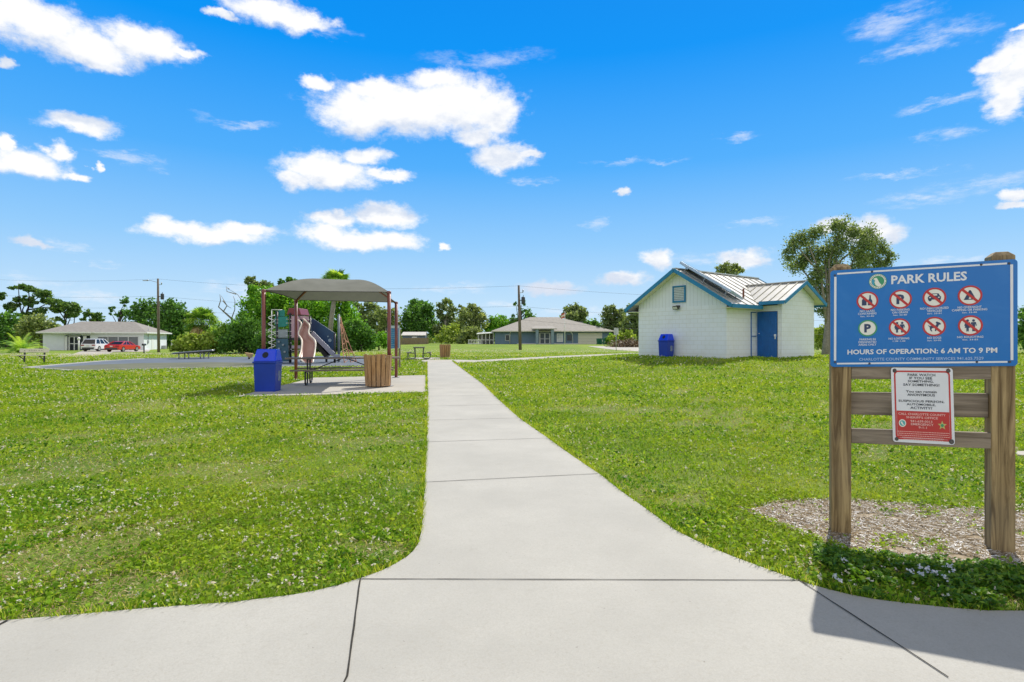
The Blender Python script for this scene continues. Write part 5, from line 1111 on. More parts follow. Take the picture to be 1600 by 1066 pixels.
# shed and wooden fence
g = at(648, 118); sh_ = thing('garden_shed', 'grey blue shed with pale roof behind a board fence', 'shed', (g[0], g[1], g[2])); w = 42 * 118 / F
m = MB(); m.b2(-w / 2 + .2, w / 2 - .6, 0, 3, -.5, 1.95); m.build('wall', mat('shed_blue', (.14, .18, .25), .8), sh_); m = MB(); m.slab([(-w / 2, -.3, 1.9), (w / 2 - .4, -.3, 1.9), (w / 2 - .6, 1.6, 2.6), (-w / 2 + .1, 1.6, 2.6)], .1); m.slab([(-w / 2 + .1, 1.6, 2.6), (w / 2 - .6, 1.6, 2.6), (w / 2 - .4, 3.3, 1.9), (-w / 2, 3.3, 1.9)], .1); m.build('roof', mat('shed_roof', (.62, .60, .58), .6), sh_)
m = MB(); m.b2(-.6, .5, -.03, .0, 1.35, 1.6); m.build('vent', WTRIM, sh_)
FEN = woodmat('fence_board', (.20, .14, .075), (.33, .25, .15)); fe = thing('board_fence', 'brown vertical board fence in front of the garden shed', 'fence', (g[0], 116, g[2])); m = MB()
for i in range(42): x = -w / 2 - .1 + i * (w + .5) / 42; m.b2(x, x + (w + .5) / 42 - .02, 0, .03, -.4, 1.30 + .02 * (i % 3))
m.build('boards', FEN, fe); 
for i in range(4): x = -w / 2 + i * (w + .3) / 3; m = MB(); m.b2(x - .06, x + .06, .04, .15, -.4, 1.42); m.build('post', FEN, fe)
# brush heap and street sign, mail box, lamp post
g = at(983, 78); C = RNG.normal(0, 1, (2600, 3)) * [1.1, .6, .42]; C[:, 2] = np.abs(C[:, 2]); V, Fl = leaves(C, .12, 3.5, .3); o = rawmesh('brush_heap', V, Fl, leafmat('dry_brush', [(0, (.10, .065, .04)), (.8, (.24, .17, .10)), (1, (.55, .50, .42))], .1), tint=np.repeat(RNG.random(2600), 4)); o.location = g; tag(o, 'heap of dry brown branches on the grass left of the toilet building', 'brush heap')
g = gp(962.7, 548.5); ss = thing('street_sign', 'small pale sign on a thin post left of the toilet building', 'sign', g, .1); s_ = g[1] / F; m = MB(); m.tube([(0, 0, -.1), (0, 0, 36 * s_)], .035, 8); m.build('post', GREY, ss)
m = MB(); m.b2(-3.6 * s_, -.2 * s_, -.05, -.035, 25 * s_, 36 * s_); m.b2(.3 * s_, 3.6 * s_, -.05, -.035, 25.5 * s_, 35.5 * s_); m.build('plate', mat('plate_pale', (.50, .52, .55), .5, .08), ss)
m = MB(); 
for i in range(4): m.b2(-3.0 * s_, -.8 * s_, -.054, -.051, (27 + i * 2) * s_, (27.6 + i * 2) * s_)
m.build('lettering', mat('plate_ink', (.18, .20, .24), .6), ss)
g = gp(225, 552.5); mb_ = thing('mailbox', 'small black mailbox on a post near the street pole', 'mailbox', g); m = MB(); m.b2(-.05, .05, -.05, .05, -.1, .95); m.build('post', STEEL, mb_); m = MB(); m.tube([(0, -.25, 1.05), (0, .25, 1.05)], .12, 12); m.b2(-.12, .12, -.25, .25, .94, 1.05); m.build('box', BLK, mb_, .01)
g = at(123, 84); lp = thing('yard_lamp', 'white lamp post with round globe in front of the left house door', 'lamp post', g); m = MB(); m.tube([(0, 0, -.1), (0, 0, 1.55)], .09, 10); m.build('post', WTRIM, lp); m = MB(); m.lathe([(0, 1.5), (.13, 1.55), (.20, 1.72), (.18, 1.88), (.08, 1.98), (0, 2.0)], 14); m.build('globe', WTRIM, lp)
# ================================================================ cars
RUB = mat('tyre_rubber', (.015, .015, .016), .8); RIM = mat('alloy', (.45, .46, .48), .35, .1, 5, .6); REDL = mat('tail_red', (.30, .01, .012), .25); CGL = mat('car_glass', (.015, .018, .022), .08)
def car(name, label, paint, L_, Wd, H, belt, prof, cab, loc, rz, wr=.34):
    """local +x is forward; prof: lower body side outline, cab: glasshouse outline (x,z) bottom to top"""
    r = thing(name, label, 'car', loc, rz, 'cars parked in the left driveway'); fn = lambda u, v, d: (u, d, v)
    m = MB(); m.prism(prof, fn, -Wd / 2, Wd / 2); b = m.build('body', paint, r, .07)
    (a0, a1, a2, a3) = cab; zt = H - .05; wi, wt = Wd / 2 - .06, Wd / 2 - .26
    m = MB(); m.add([(a0, -wi, belt), (a3, -wi, belt), (a3, wi, belt), (a0, wi, belt), (a1, -wt, zt), (a2, -wt, zt), (a2, wt, zt), (a1, wt, zt)], [(3, 2, 1, 0), (4, 5, 6, 7), (0, 1, 5, 4), (1, 2, 6, 5), (2, 3, 7, 6), (3, 0, 4, 7)]); m.build('windows', CGL, r)
    m = MB(); m.add([(a1 - .08, -wt - .03, zt - .02), (a2 + .08, -wt - .03, zt - .02), (a2 + .08, wt + .03, zt - .02), (a1 - .08, wt + .03, zt - .02), (a1 + .12, -wt + .1, H), (a2 - .12, -wt + .1, H), (a2 - .12, wt - .1, H), (a1 + .12, wt - .1, H)], [(3, 2, 1, 0), (4, 5, 6, 7), (0, 1, 5, 4), (1, 2, 6, 5), (2, 3, 7, 6), (3, 0, 4, 7)]); m.build('roof', paint, r, .02)
    m = MB()
    for s in (-1, 1):
        for f in (0, .36, .70, 1):
            xb = a0 + (a3 - a0) * f; xt = a1 + (a2 - a1) * f; m.beam((xb, s * (wi + .005), belt - .02), (xt, s * (wt + .01), zt), .09 if f not in (0,) else .2, .05, (0, 1, 0))
    m.build('pillars', paint, r)
    for x in (-L_ * .30, L_ * .31):
        for s in (-1, 1):
            m = MB(); n = 20; y0, y1 = s * (Wd / 2 - .20), s * (Wd / 2 + .015)
            m.tube([(x, y0, wr), (x, y1, wr)], wr, n); w_ = m.build('wheel', RUB, r); m = MB(); m.tube([(x, y1, wr), (x, y1 + s * .012, wr)], wr * .62, 12); m.build('rim', RIM, w_)
    for s in (-1, 1): m = MB(); m.box((-L_ / 2 + .05, s * (Wd / 2 - .25), belt - .16), (.10, .40, .15)); m.build('tail_light', REDL, r, .01)
    m = MB(); m.box((-L_ / 2 - .01, 0, .42), (.08, Wd * .8, .22)); m.build('bumper', mat('bumper_dark', (.05, .05, .05), .6), r, .02)
    m = MB(); m.box((-L_ / 2 - .03, 0, .72), (.03, .34, .16)); m.build('number_plate', mat('plate_white', (.6, .6, .55), .5), r); return r
WP = mat('white_paint', (.74, .75, .77), .3, .03, 2, coat=.5); RP = mat('red_paint', (.55, .018, .018), .28, .05, 2, coat=.6)
x, y, _ = PX(153, 548, 78.0); car('suv', 'white car parked tail first toward us beside the red one', WP, 4.45, 1.84, 1.68, .98, [(-2.22, .30), (-2.22, .95), (-2.05, 1.02), (.95, 1.0), (2.0, .88), (2.22, .62), (2.22, .30)], (-2.08, -1.65, .35, 1.15), (x, y, gzf(x, y) + .06), radians(97), .36)
x, y, _ = PX(192, 548, 76.0); car('coupe', 'bright red low car parked beside the white one on the driveway', RP, 4.75, 1.88, 1.38, .90, [(-2.37, .28), (-2.37, .82), (-2.1, .95), (-1.2, .93), (.9, .90), (2.2, .74), (2.37, .55), (2.37, .28)], (-1.75, -.75, .25, 1.15), (x, y, gzf(x, y) + .04), radians(93), .34)
# ================================================================ poles and wires
PWOOD = woodmat('pole_wood', (.10, .075, .055), (.20, .16, .125)); ends = []
for (pb, ptp, lab, can) in (((248, 551), (246.8, 435.5), 'tall wooden utility pole with transformer in front of the dark tree on the left', (254, 463.5)), ((813, 547), (810.5, 446), 'wooden utility pole with transformer standing before the slate blue house', (817.5, 469.5))):
    g = gp(*pb); s_ = g[1] / F; top = Vector(((ptp[0] - 800) * s_ - g[0], 0, HC + (HY - ptp[1]) * s_ - g[2])); po = thing('utility_pole', lab, 'utility pole', g, 0, 'utility poles')
    m = MB(); m.tube([(0, 0, -.3), top * .5, top], [.17, .15, .11], 12); m.build('pole', PWOOD, po)
    c = Vector(((can[0] - 800) * s_ - g[0], -.05, HC + (HY - can[1]) * s_ - g[2])); m = MB(); m.lathe([(0, -.38), (.19, -.38), (.2, -.3), (.2, .28), (.17, .36), (0, .38)], 14, c); m.tube([c + Vector((0, 0, .35)), c + Vector((.02, 0, .55))], .035, 6); m.beam((top.x * .8, 0, c.z), c, .08, .08); m.build('transformer', mat('can_dark', (.04, .045, .05), .5), po, .0)
    m = MB(); q_ = top + Vector((.45, 0, -.75)); m.tube([top + Vector((0, 0, -.8)), q_], .03, 6); m.lathe([(0, 0), (.07, .02), (.05, .12), (.08, .16), (.04, .28), (0, .3)], 10, q_); m.build('insulator', GREY, po)
    if pb[0] < 500: m = MB(); m.tube([top + Vector((0, 0, -.5)), top + Vector((-.9, 0, -.25)), top + Vector((-1.3, 0, -.25))], .03, 6); e_ = top + Vector((-1.3, 0, -.27)); m.lathe([(0, 0), (.12, .0), (.10, .1), (0, .14)], 10, e_); m.box(e_ + Vector((-.3, 0, .02)), (.55, .2, .09)); m.build('lamp_arm', GREY, po)
    ends.append((Vector(g), top))
(gA, tA), (gB, tB) = ends
WIRE = mat('wire_black', (.03, .03, .035), .6)
def wire(a, b, sag, lab, r=.0085):
    m = MB(); m.tube([a + (b - a) * f - Vector((0, 0, sag * 4 * f * (1 - f))) for f in np.linspace(0, 1, 25)], r, 4); o = m.build('power_line', WIRE); tag(o, lab, 'power line', 'power lines between the poles')
for dz, nm in ((-.05, 'topmost'), (-2.2, 'middle'), (-3.6, 'lowest')):
    A = gA + tA + Vector((0, 0, dz)); B = gB + tB + Vector((0, 0, dz)); D = (B - A); wire(A, B, .7, f'{nm} power line of the three strung between the two utility poles')
    wire(A, A - D * 1.0 + Vector((0, 0, .3)), .7, f'{nm} power line of the three running off left of the left pole'); wire(B, B + D * .9 + Vector((0, 6, .3)), .7, f'{nm} power line of the three running right from the pole by the slate blue house')
# ================================================================ trees and shrubs
def LM(n, a, b, c, tr=.42):
    g = 2.0 if n in ('leaf_bright', 'leaf_yellow') else 2.8
    k = lambda q: tuple(min(1, v * g) for v in q)
    return leafmat(n, [(0.0, k(a)), (0.5, k(b)), (1.0, k(c))], tr, .5)
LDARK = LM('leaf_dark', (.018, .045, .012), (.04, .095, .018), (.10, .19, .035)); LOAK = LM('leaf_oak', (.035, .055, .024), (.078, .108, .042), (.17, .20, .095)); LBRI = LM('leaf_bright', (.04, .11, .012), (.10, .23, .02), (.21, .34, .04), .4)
LOLI = LM('leaf_olive', (.04, .06, .025), (.095, .125, .045), (.20, .22, .10)); LPIN = LM('leaf_pine', (.02, .045, .018), (.05, .095, .025), (.12, .17, .045), .38); LPAL = LM('leaf_palm', (.035, .08, .015), (.09, .17, .025), (.22, .28, .06)); LYEL = LM('leaf_yellow', (.08, .13, .02), (.17, .23, .04), (.30, .34, .09), .4)
LDRY = LM('leaf_dry', (.13, .10, .06), (.26, .21, .12), (.36, .31, .2)); BARK = mat('bark', (.13, .105, .08), .95, .35, 8, bump=.6, bsc=20); BARKG = mat('bark_grey', (.25, .225, .19), .95, .25, 8, bump=.6, bsc=20); BARKD = mat('bark_dark', (.055, .045, .038), .95, .3, 8)
def crown(root, blobs, n, ls, lm, sp=.42, rough=1.0, cl=34, flat=0.1, name='crown'):
    vol = np.array([max(b[3] * b[4] * b[5], 1e-3) ** .7 for b in blobs]); cnt = (n * vol / vol.sum()).astype(int) + 4; C = []
    for b, k in zip(blobs, cnt):
        nc = max(3, int(k / cl)); d = RNG.normal(size=(nc, 3)); d /= np.linalg.norm(d, axis=1)[:, None]; r = RNG.uniform(.35, 1.05, nc) ** .6; R = np.array(b[3:6])
        cc = np.array(b[:3]) + d * r[:, None] * R; idx = RNG.integers(0, nc, k); sz = RNG.uniform(.5, 1.3, nc)[idx][:, None]
        C.append(cc[idx] + RNG.normal(0, 1, (k, 3)) * R * sp * .55 * sz * rough)
    C = np.concatenate(C); V, Fl = leaves(C, RNG.uniform(.6, 1.3, len(C)) * ls, 1.5, flat)
    tn = np.clip(RNG.normal(.45, .25, len(C)), 0, 1); return rawmesh(name, V, Fl, lm, root, np.repeat(tn, 4))
def woody(root, base_r, H, blobs, bark, top=.62, wob=.25, nm='trunk', k=14, lean=0.0):
    rr = random.Random(int(H * 1000) + len(blobs)); m = MB(); fx = sum(b[0] for b in blobs) / len(blobs) * .55 + lean; zt = H * top
    P = [Vector((fx * f ** 1.6 + rr.uniform(-1, 1) * wob * base_r * (f > 0), rr.uniform(-1, 1) * wob * base_r * (f > 0), zt * f)) for f in (0, .2, .4, .6, .8, 1)]; P[0].z = -.3
    m.tube(P, [base_r * 1.25, base_r, base_r * .9, base_r * .8, base_r * .65, base_r * .5], 8)
    for b in sorted(blobs, key=lambda b: -b[3])[:k]:
        s = rr.choice(P[2:]); e = Vector(b[:3]); 
        if e.z < s.z: s = P[2]
        mid = s + (e - s) * .5 + Vector((rr.uniform(-.1, .1), rr.uniform(-.1, .1), .08)) * (e - s).length; m.tube([s, mid, e, e + (e - mid) * .25], [base_r * .42, base_r * .28, base_r * .14, base_r * .04], 6)
        for _ in range(2):
            t_ = mid + (e - mid) * rr.random(); d = Vector((rr.uniform(-1, 1), rr.uniform(-1, 1), rr.uniform(-.2, 1))).normalized() * b[3] * .9; m.tube([t_, t_ + d * .35, t_ + d * .6], [base_r * .12, base_r * .07, base_r * .02], 5)
    return m.build(nm, bark, root, fix=False)
def ptree(name, label, cat, bpx, d, bl, n, ls, lm, br, bark=BARK, group=None, sp=.42, dep=.5, trunk=True, seed=0, flat=.1, cl=34, squash=1.0, top=.62):
    g = at(bpx, d); s = d / F; rr = random.Random(seed + int(bpx)); root = thing(name, label, cat, g, 0, group); B = []
    for q in bl:
        px, py, r = q[:3]; ry = q[3] if len(q) > 3 else r * squash; B.append(((px - 800) * s - g[0], rr.uniform(-1, 1) * dep * r * s * 1.6, HC + (HY - py) * s - g[2], r * s, r * s * .95, ry * s))
    crown(root, B, n, ls, lm, sp, 1, cl, flat); H = max(b[2] for b in B)
    if trunk: woody(root, br, H, B, bark, top)
    return root
P_ = 'pines behind the left house'
ptree('pine_tree', 'tallest spreading pine behind the left house, its crown reaching far to the right', 'tree', 34, 110, [(28, 448, 10, 4), (42, 451, 9, 5), (56, 459, 11, 6), (68, 470, 11, 6), (80, 482, 10, 6), (50, 474, 8, 5), (36, 466, 6, 4), (62, 488, 9, 5), (44, 492, 9, 5)], 4200, .42, LPIN, .38, BARKD, P_, .36, 1.0, cl=40)
ptree('pine_tree', 'dark pine cut off by the left edge of the photo', 'tree', 8, 108, [(3, 463, 12, 5), (20, 468, 9, 4), (-14, 466, 14, 6), (12, 478, 9, 5), (-6, 482, 12, 6), (24, 486, 6, 4)], 3000, .42, LPIN, .34, BARKD, P_, .36, 1.0, cl=40)
ptree('pine_tree', 'rounded pine rising behind the left end of the grey hip roof', 'tree', 99, 112, [(104, 476, 10, 5), (117, 480, 10, 6), (95, 482, 6, 4), (122, 489, 8, 6), (106, 492, 9, 6), (98, 500, 6, 4)], 2800, .40, LPIN, .3, BARKD, P_, .4, 1.0, cl=40)
ptree('pine_tree', 'smallest pine just above the grey hip roof', 'tree', 146, 118, [(143, 490, 6, 4), (152, 493, 6, 4), (147, 500, 8, 5), (135, 498, 4, 3)], 1200, .4, LPIN, .22, BARKD, P_, .4, 1.0)
ptree('broadleaf_tree', 'drooping olive tree left of the far left house', 'tree', 65, 98, [(52, 508, 14), (72, 507, 13), (62, 518, 16), (84, 516, 9), (38, 515, 12)], 3200, .34, LOLI, .3, BARKD, None, .5)
ptree('broadleaf_tree', 'low dark tree behind the feathery palm at the left edge', 'tree', 12, 100, [(0, 505, 18), (20, 512, 16), (10, 524, 20), (-24, 515, 20)], 3200, .34, LDARK, .3, BARKD, None, .5)
ptree('broadleaf_tree', 'thin half bare tree over the middle of the grey roof', 'tree', 184, 108, [(197, 473, 6), (177, 482, 4), (206, 480, 3.5), (188, 490, 8, 5), (202, 490, 6, 4), (172, 488, 3), (210, 474, 2.5)], 900, .32, LDARK, .26, BARKD, None, .45, top=.8)
ptree('broadleaf_tree', 'large dark green tree behind the utility pole on the left', 'tree', 250, 106, [(232, 484, 14), (250, 480, 10), (262, 486, 16), (285, 490, 14), (218, 498, 14), (245, 505, 18), (272, 506, 18), (292, 505, 12), (262, 525, 22), (285, 528, 18), (230, 520, 16)], 11000, .36, LDARK, .4, BARKD, None, .5)
ptree('shrub', 'yellow green shrub below the shaggy fan palm', 'shrub', 300, 53, [(285, 538, 10), (298, 532, 10), (276, 543, 6), (304, 541, 12), (318, 536, 12), (330, 540, 10)], 4500, .2, LYEL, .1, BARKD, 'shrubs left of the shelter', .5)
# dense thicket behind the playground: every bush with a label of its own
TH_ = 'bushes of the thicket behind the playground'
for (bp, d, bl, n, ls, lm, lab) in (
    (345, 55, [(338, 520, 14), (356, 516, 13), (345, 533, 17), (368, 528, 14), (328, 538, 12)], 4200, .17, LPAL, 'spiky mid green bush right of the fan palm'),
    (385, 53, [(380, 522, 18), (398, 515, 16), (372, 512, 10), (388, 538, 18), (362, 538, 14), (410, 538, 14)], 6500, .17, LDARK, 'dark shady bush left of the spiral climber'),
    (405, 57, [(392, 478, 15), (410, 462, 14), (402, 490, 20), (418, 480, 18), (385, 500, 13), (405, 508, 18), (398, 455, 8)], 8500, .19, LBRI, 'tall bright green vine covered bush behind the left shelter post'),
    (440, 58, [(432, 470, 15), (450, 463, 13), (440, 488, 20), (462, 478, 17), (425, 500, 18), (452, 505, 18)], 8500, .19, LBRI, 'bright leafy bush directly behind the play tower'),
    (480, 56, [(478, 468, 14), (492, 466, 12), (474, 488, 18), (498, 486, 18), (486, 508, 18), (470, 520, 14), (505, 515, 15)], 8500, .19, LBRI, 'bright green bush behind the wavy slide'),
    (532, 55, [(522, 478, 12), (536, 466, 11), (540, 486, 14), (528, 500, 18), (548, 508, 15), (518, 516, 16), (540, 525, 16)], 8500, .18, LBRI, 'yellowish bush behind the rope climber'),
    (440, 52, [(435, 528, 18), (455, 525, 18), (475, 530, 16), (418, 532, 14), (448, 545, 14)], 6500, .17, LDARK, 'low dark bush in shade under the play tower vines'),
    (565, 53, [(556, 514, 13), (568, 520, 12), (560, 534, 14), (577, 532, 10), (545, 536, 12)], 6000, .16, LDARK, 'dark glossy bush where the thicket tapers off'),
    (592, 58, [(588, 532, 9), (598, 528, 8), (603, 536, 7), (580, 538, 8)], 2200, .16, LBRI, 'small pale green bush ending the thicket'),
    (510, 54, [(505, 535, 14), (520, 538, 14), (492, 540, 14)], 3800, .16, LDARK, 'low dark bush behind the grey chute')):
    ptree('bush', lab, 'bush', bp, d, bl, n, ls, lm, .08, BARKD, TH_, .5, .7, seed=3)
ptree('scrub_tree', 'scraggly dark tree top above the left shelter post', 'tree', 392, 62, [(386, 438, 5), (396, 436, 5), (400, 445, 5), (390, 447, 5), (394, 456, 7)], 1500, .18, LOAK, .16, BARKD, 'scraggly trees over the thicket', .5, top=.85)
ptree('scrub_tree', 'thin wispy tree between the left shelter post and the grey roof', 'tree', 418, 64, [(412, 444, 5), (422, 447, 5), (416, 453, 6), (428, 451, 4)], 1300, .18, LOAK, .14, BARKG, 'scraggly trees over the thicket', .5, top=.85)
ptree('scrub_tree', 'spiky dark tree top poking over the left slope of the shelter roof', 'tree', 447, 66, [(440, 441, 4), (449, 437, 5), (458, 441, 5), (444, 448, 6), (453, 449, 6), (464, 446, 4)], 1700, .18, LDARK, .15, BARKD, 'scraggly trees over the thicket', .5, top=.85)
# leafless tree
g = at(372, 60); bt = thing('bare_tree', 'leafless curving branches above the spiky bushes left of the shelter', 'tree', g); s = 60 / F
def BP(px, py, y=0): return Vector(((px - 800) * s - g[0], y, HC + (HY - py) * s - g[2]))
m = MB(); m.tube([BP(374, 548), BP(372, 520, .2), BP(362, 500, .3), BP(350, 488, .1), BP(343, 480, -.2), BP(347, 470, -.3), BP(345, 460, -.2)], [.16, .14, .11, .08, .06, .045, .02], 8); m.build('trunk', BARKG, bt, fix=False)
for pts in ([(350, 488), (356, 478), (350, 470), (344, 462)], [(372, 520), (378, 492), (377, 470), (370, 460), (358, 452)], [(362, 500), (366, 484), (368, 470), (365, 463)], [(358, 452), (353, 449)], [(370, 460), (356, 456), (352, 447)], [(347, 470), (356, 478), (362, 482)]):
    m = MB(); m.tube([BP(a, b, .2 * math.sin(i + a)) for i, (a, b) in enumerate(pts)], list(np.linspace(.06, .015, len(pts))), 6); m.build('limb', BARKG, bt, fix=False)
# fan palms
def fanpalm(name, label, cat, loc, H, R, nf, tr, lm, group=None, skirt=14, lean=0.0, seed=1):
    rr = random.Random(seed); root = thing(name, label, cat, loc, 0, group); top = Vector((lean, 0, H))
    if H > .6:
        m = MB(); m.tube([(0, 0, -.2), (lean * .4, 0, H * .5), tuple(top)], [tr * 1.2, tr, tr * .9], 10); m.build('trunk', BARKG, root, fix=False)
    def fans(k, e0, e1, nm, lmm, sc=1.0):
        V = []; Fq = []; T = []
        for i in range(k):
            a = rr.uniform(0, 2 * pi); e = rr.uniform(e0, e1); d = Vector((cos(a) * cos(e), sin(a) * cos(e), sin(e))); side = Vector((-sin(a), cos(a), 0)); up = side.cross(d); pe = top + d * R * .42 * sc; t0 = rr.random()
            c0 = len(V); w = .02; V += [top - side * w, top + side * w, pe + side * w, pe - side * w]; Fq.append((c0, c0 + 1, c0 + 2, c0 + 3)); T += [t0 * .6] * 4
            for j in range(13):
                b = radians(-95 + 190 * j / 12) + rr.uniform(-.05, .05); dd = (d * cos(b) + side * sin(b)); tip = pe + dd * R * .60 * sc * (1 - .25 * abs(sin(b))) + Vector((0, 0, -R * .16 * rr.uniform(.5, 1.4))) ; mid = pe + dd * R * .3 * sc; nn = side * cos(b) - d * sin(b); w = R * .036
                c0 = len(V); V += [pe, mid + nn * w, tip, mid - nn * w]; Fq.append((c0, c0 + 1, c0 + 2, c0 + 3)); T += [min(1, max(0, t0 + rr.uniform(-.2, .2)))] * 4
        return rawmesh(nm, np.array([tuple(v) for v in V]), np.array(Fq), lmm, root, np.array(T))
    fans(nf, -.5, 1.35, 'crown', lm); 
    if skirt: fans(skirt, -1.4, -.55, 'dead_fronds', LDRY, .85)
    return root
g = at(316, 56); fanpalm('fan_palm', 'shaggy fan palm with dead fronds right of the left house', 'palm', g, 3.0, 2.0, 60, .2, LPAL, 'fan palms', 46)
g = at(512.5, 50); fanpalm('fan_palm', 'tall fan palm whose trunk shows under the shelter roof', 'palm', g, 6.05, 1.7, 50, .2, LPAL, 'fan palms', 34, .75, 2)
# feathery palm
g = at(34, 70); fpm = thing('feather_palm', 'low feathery palm with arching fronds behind the pale slab bench', 'palm', g); rr = random.Random(8); V = []; Fq = []; T = []
for i in range(46):
    a = rr.uniform(0, 2 * pi); e = rr.uniform(.5, 1.35); Ln = rr.uniform(2.3, 3.2); p = Vector((rr.uniform(-.3, .3), rr.uniform(-.3, .3), .1)); d = Vector((cos(a) * cos(e), sin(a) * cos(e), sin(e))); t0 = rr.random()
    for k in range(16):
        d = (d + Vector((0, 0, -.085))).normalized(); q = p + d * Ln / 16; side = d.cross(Vector((0, 0, 1))).normalized()
        c0 = len(V); V += [p - side * .02, p + side * .02, q + side * .02, q - side * .02]; Fq.append((c0, c0 + 1, c0 + 2, c0 + 3)); T += [t0] * 4
        for s_ in (-1, 1):
            for h_ in (0, .5):
                o_ = p + (q - p) * h_; tip = o_ + (side * s_ * .8 + d * .55 + Vector((0, 0, -.18))) * .55 * (1 - .5 * k / 16); w = d * .035; c0 = len(V); V += [o_ - w, o_ + w, tip + w * .2, tip - w * .2]; Fq.append((c0, c0 + 1, c0 + 2, c0 + 3)); T += [min(1, t0 + rr.uniform(0, .3))] * 4
        p = q
rawmesh('crown', np.array([tuple(v) for v in V]), np.array(Fq), LPAL, fpm, np.array(T)); m = MB(); m.tube([(0, 0, -.2), (0, 0, .35)], .3, 10); m.build('trunk', BARK, fpm)
# trees beyond the central lawn
C_ = 'trees beyond the central lawn'
for (bp, d, bl, n, ls, lm, lab, sp, bk) in (
    (570, 128, [(560, 482, 8), (572, 477, 8), (581, 486, 9), (566, 494, 10), (588, 498, 10), (575, 508, 13), (598, 512, 11)], 3400, .42, LOAK, 'loose grey green tree seen through the shelter posts', .5, BARKG),
    (603, 124, [(598, 495, 9), (610, 490, 8), (604, 506, 12), (618, 505, 10), (600, 522, 13), (588, 525, 10)], 3400, .42, LOLI, 'olive tree behind the shelter right post', .5, BARKG),
    (656, 130, [(648, 475, 8), (655, 480, 11), (665, 487, 11), (645, 492, 13), (667, 500, 13), (640, 508, 13), (655, 512, 17), (675, 512, 11)], 7500, .42, LDARK, 'largest dense tree directly behind the garden shed', .5, BARKD),
    (697, 126, [(686, 481, 7), (697, 477, 8), (706, 484, 7), (692, 495, 9), (704, 499, 9), (698, 512, 13), (685, 516, 10)], 3600, .42, LOAK, 'open grey green tree right of the dense shed tree', .48, BARKG),
    (735, 124, [(722, 485, 6), (719, 478, 3), (738, 484, 9), (748, 490, 9), (730, 498, 12), (750, 505, 11), (716, 507, 9), (738, 518, 14)], 4600, .42, LOLI, 'olive tree cluster left of the white porch', .48, BARKG),
    (778, 126, [(770, 503, 8), (784, 500, 7), (778, 510, 11), (790, 512, 8), (766, 515, 8)], 3200, .38, LBRI, 'small bright green tree behind the porch roof', .5, BARKD),
    (815, 122, [(806, 498, 7), (820, 490, 7), (812, 481, 4), (817, 472, 4), (806, 475, 3), (830, 496, 6), (801, 508, 8), (815, 506, 9)], 1900, .36, LDARK, 'thin dark tree showing either side of the central utility pole', .48, BARKD),
    (897, 124, [(888, 489, 8), (898, 484, 8), (908, 490, 8), (893, 497, 9), (906, 499, 9), (882, 495, 5)], 3800, .4, LOAK, 'round brownish green tree behind the right of the blue house roof', .5, BARKD),
    (925, 122, [(932, 506, 7), (922, 510, 8), (938, 512, 6)], 900, .36, LDARK, 'low dark tree peeping over the right slope of the tan roof', .5, BARKD),
    (960, 110, [(947, 489, 7), (958, 484, 7), (968, 492, 9), (952, 500, 10), (966, 508, 13), (950, 518, 12)], 4200, .36, LOAK, 'tall ragged tree beyond the street sign', .48, BARKG),
    (988, 106, [(980, 486, 7), (992, 490, 9), (1002, 498, 10), (984, 504, 12), (998, 515, 13), (980, 522, 10), (1015, 508, 14)], 5000, .34, LOAK, 'grey green tree partly hidden by the left gable of the toilet building', .48, BARKG)):
    ptree('woodland_tree', lab, 'tree', bp, d, bl, n, ls, lm, .28, bk, C_, sp, .8, seed=5)
for (bp, d, bl, n, lm, lab) in (
    (706, 114, [(700, 518, 9), (712, 514, 8), (706, 527, 10), (690, 528, 8)], 2200, LYEL, 'pale yellow green shrub under the open tree right of the shed'),
    (736, 112, [(728, 522, 9), (745, 520, 8), (736, 530, 9), (720, 532, 8)], 2200, LOLI, 'olive shrub just left of the white porch'),
    (610, 112, [(600, 530, 9), (616, 526, 8), (590, 533, 8)], 1900, LBRI, 'green shrub at the left end of the board fence'),
    (947, 100, [(951, 526, 4), (951, 534, 5)], 500, LBRI, 'small upright shrub right of the beige garage door'),
    (965, 96, [(958, 530, 6), (972, 527, 7), (985, 525, 8)], 1500, LYEL, 'dry yellowish shrubs behind the brush heap')):
    ptree('shrub', lab, 'shrub', bp, d, bl, n, .3, lm, .08, BARKD, 'shrubs along the far lawn', .5, .8, seed=6)
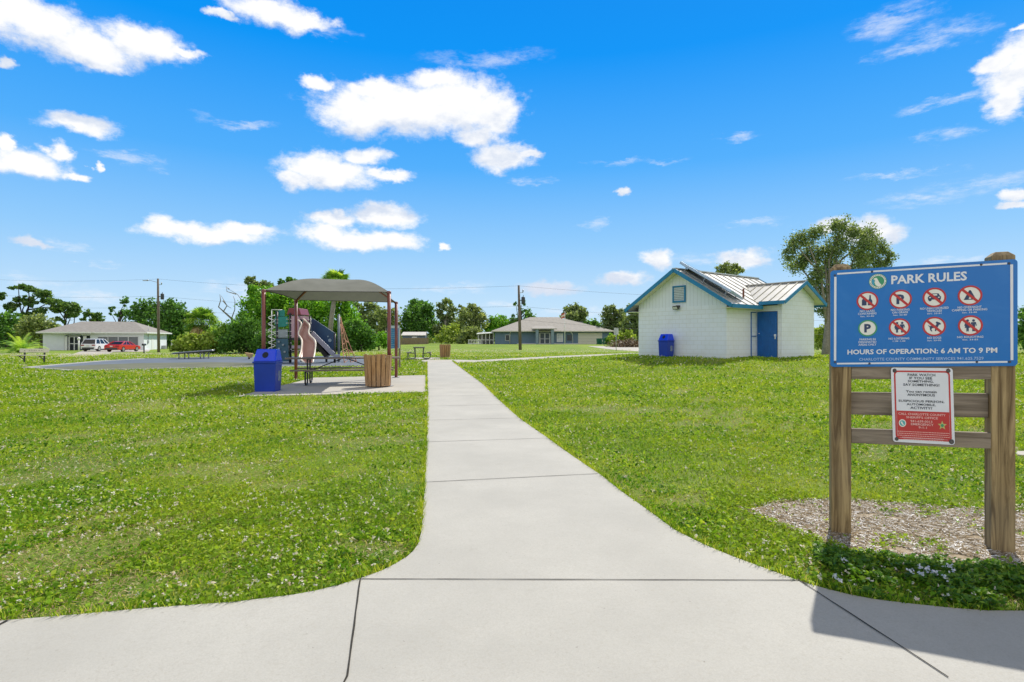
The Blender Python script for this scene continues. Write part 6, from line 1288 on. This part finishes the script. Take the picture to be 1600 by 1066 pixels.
# right hand side
ptree('oak_tree', 'big airy oak with forked grey trunk between the toilet building and the sign', 'tree', 1289, 40, [(1243, 380, 12), (1262, 371, 12), (1275, 362, 11), (1303, 358, 14), (1328, 366, 12), (1356, 371, 14), (1378, 386, 12), (1393, 404, 9), (1231, 398, 10), (1252, 410, 14), (1275, 395, 15), (1303, 385, 16), (1334, 394, 15), (1364, 402, 14), (1271, 428, 12), (1284, 448, 13), (1293, 470, 11), (1305, 420, 16), (1335, 420, 14), (1262, 440, 7), (1380, 415, 12), (1296, 400, 14), (1310, 450, 14), (1283, 480, 9), (1268, 462, 8), (1300, 488, 10)], 28000, .095, LOAK, .24, BARKG, None, .60, .9, cl=42, top=.5)
ptree('woodland_tree', 'small tree top showing over the toilet building roof', 'tree', 1140, 62, [(1126, 423, 7), (1136, 418, 7), (1147, 417, 7), (1157, 423, 6), (1142, 428, 9)], 2600, .14, LOLI, .2, BARKG, None, .45, top=.9)
ptree('shrub', 'yellow green shrub behind the oak trunk', 'shrub', 1283, 62, [(1276, 520, 10), (1290, 514, 9), (1283, 534, 12), (1298, 530, 12), (1310, 520, 10)], 3200, .16, LYEL, .08, BARKD, 'shrubs right of the toilet building', .5)
ptree('hedge_bush', 'dark clipped hedge bush at the right edge behind the sign', 'bush', 1608, 46, [(1596, 498, 10), (1612, 492, 14), (1600, 515, 14), (1630, 500, 16), (1640, 515, 16), (1615, 530, 16)], 5200, .14, LDARK, .1, BARKD, 'shrubs right of the toilet building', .5)
for i, (px, d, h, lab) in enumerate(((1345, 95, 22, 'far tree hidden mostly behind the left half of the sign board'), (1410, 100, 26, 'far tree mostly behind the middle of the sign board'), (1480, 90, 24, 'far tree mostly behind the right half of the sign board'), (1545, 98, 26, 'far tree behind the right sign post'))):
    ptree('woodland_tree', lab, 'tree', px, d, [(px - 14, 515, 12), (px, 505, 13), (px + 14, 514, 12), (px, 525, 16)], 2200, .3, LOAK, .25, BARKD, 'far trees behind the sign', .5)
# far woods as one mass
n = 90000; th0 = RNG.uniform(radians(-62), radians(62), n); dd = RNG.uniform(165, 230, n); x = np.sin(th0) * dd; y = np.cos(th0) * dd
hh = 3.6 + 1.6 * np.sin(th0 * 37) * np.sin(th0 * 13 + 1) + 1.4 * clump(x, y, .12, 60) * 2 + 1.0 * clump(x, y, .4, 61); k = (th0 > radians(-14)) & (th0 < radians(12)); hh = np.where(k, hh * .85, hh)
C = np.stack([x, y, gz(x, y) + np.maximum(hh, 1) * RNG.uniform(0, 1, n) ** .7], 1); V, Fl = leaves(C, RNG.uniform(.45, 1.0, n), 1.4, .1)
tag(rawmesh('distant_woods', V, Fl, LOAK, tint=np.repeat(np.clip(RNG.normal(.35, .2, n), 0, 1), 4)), 'low dark line of distant woods along the horizon', 'woods', kind='stuff')
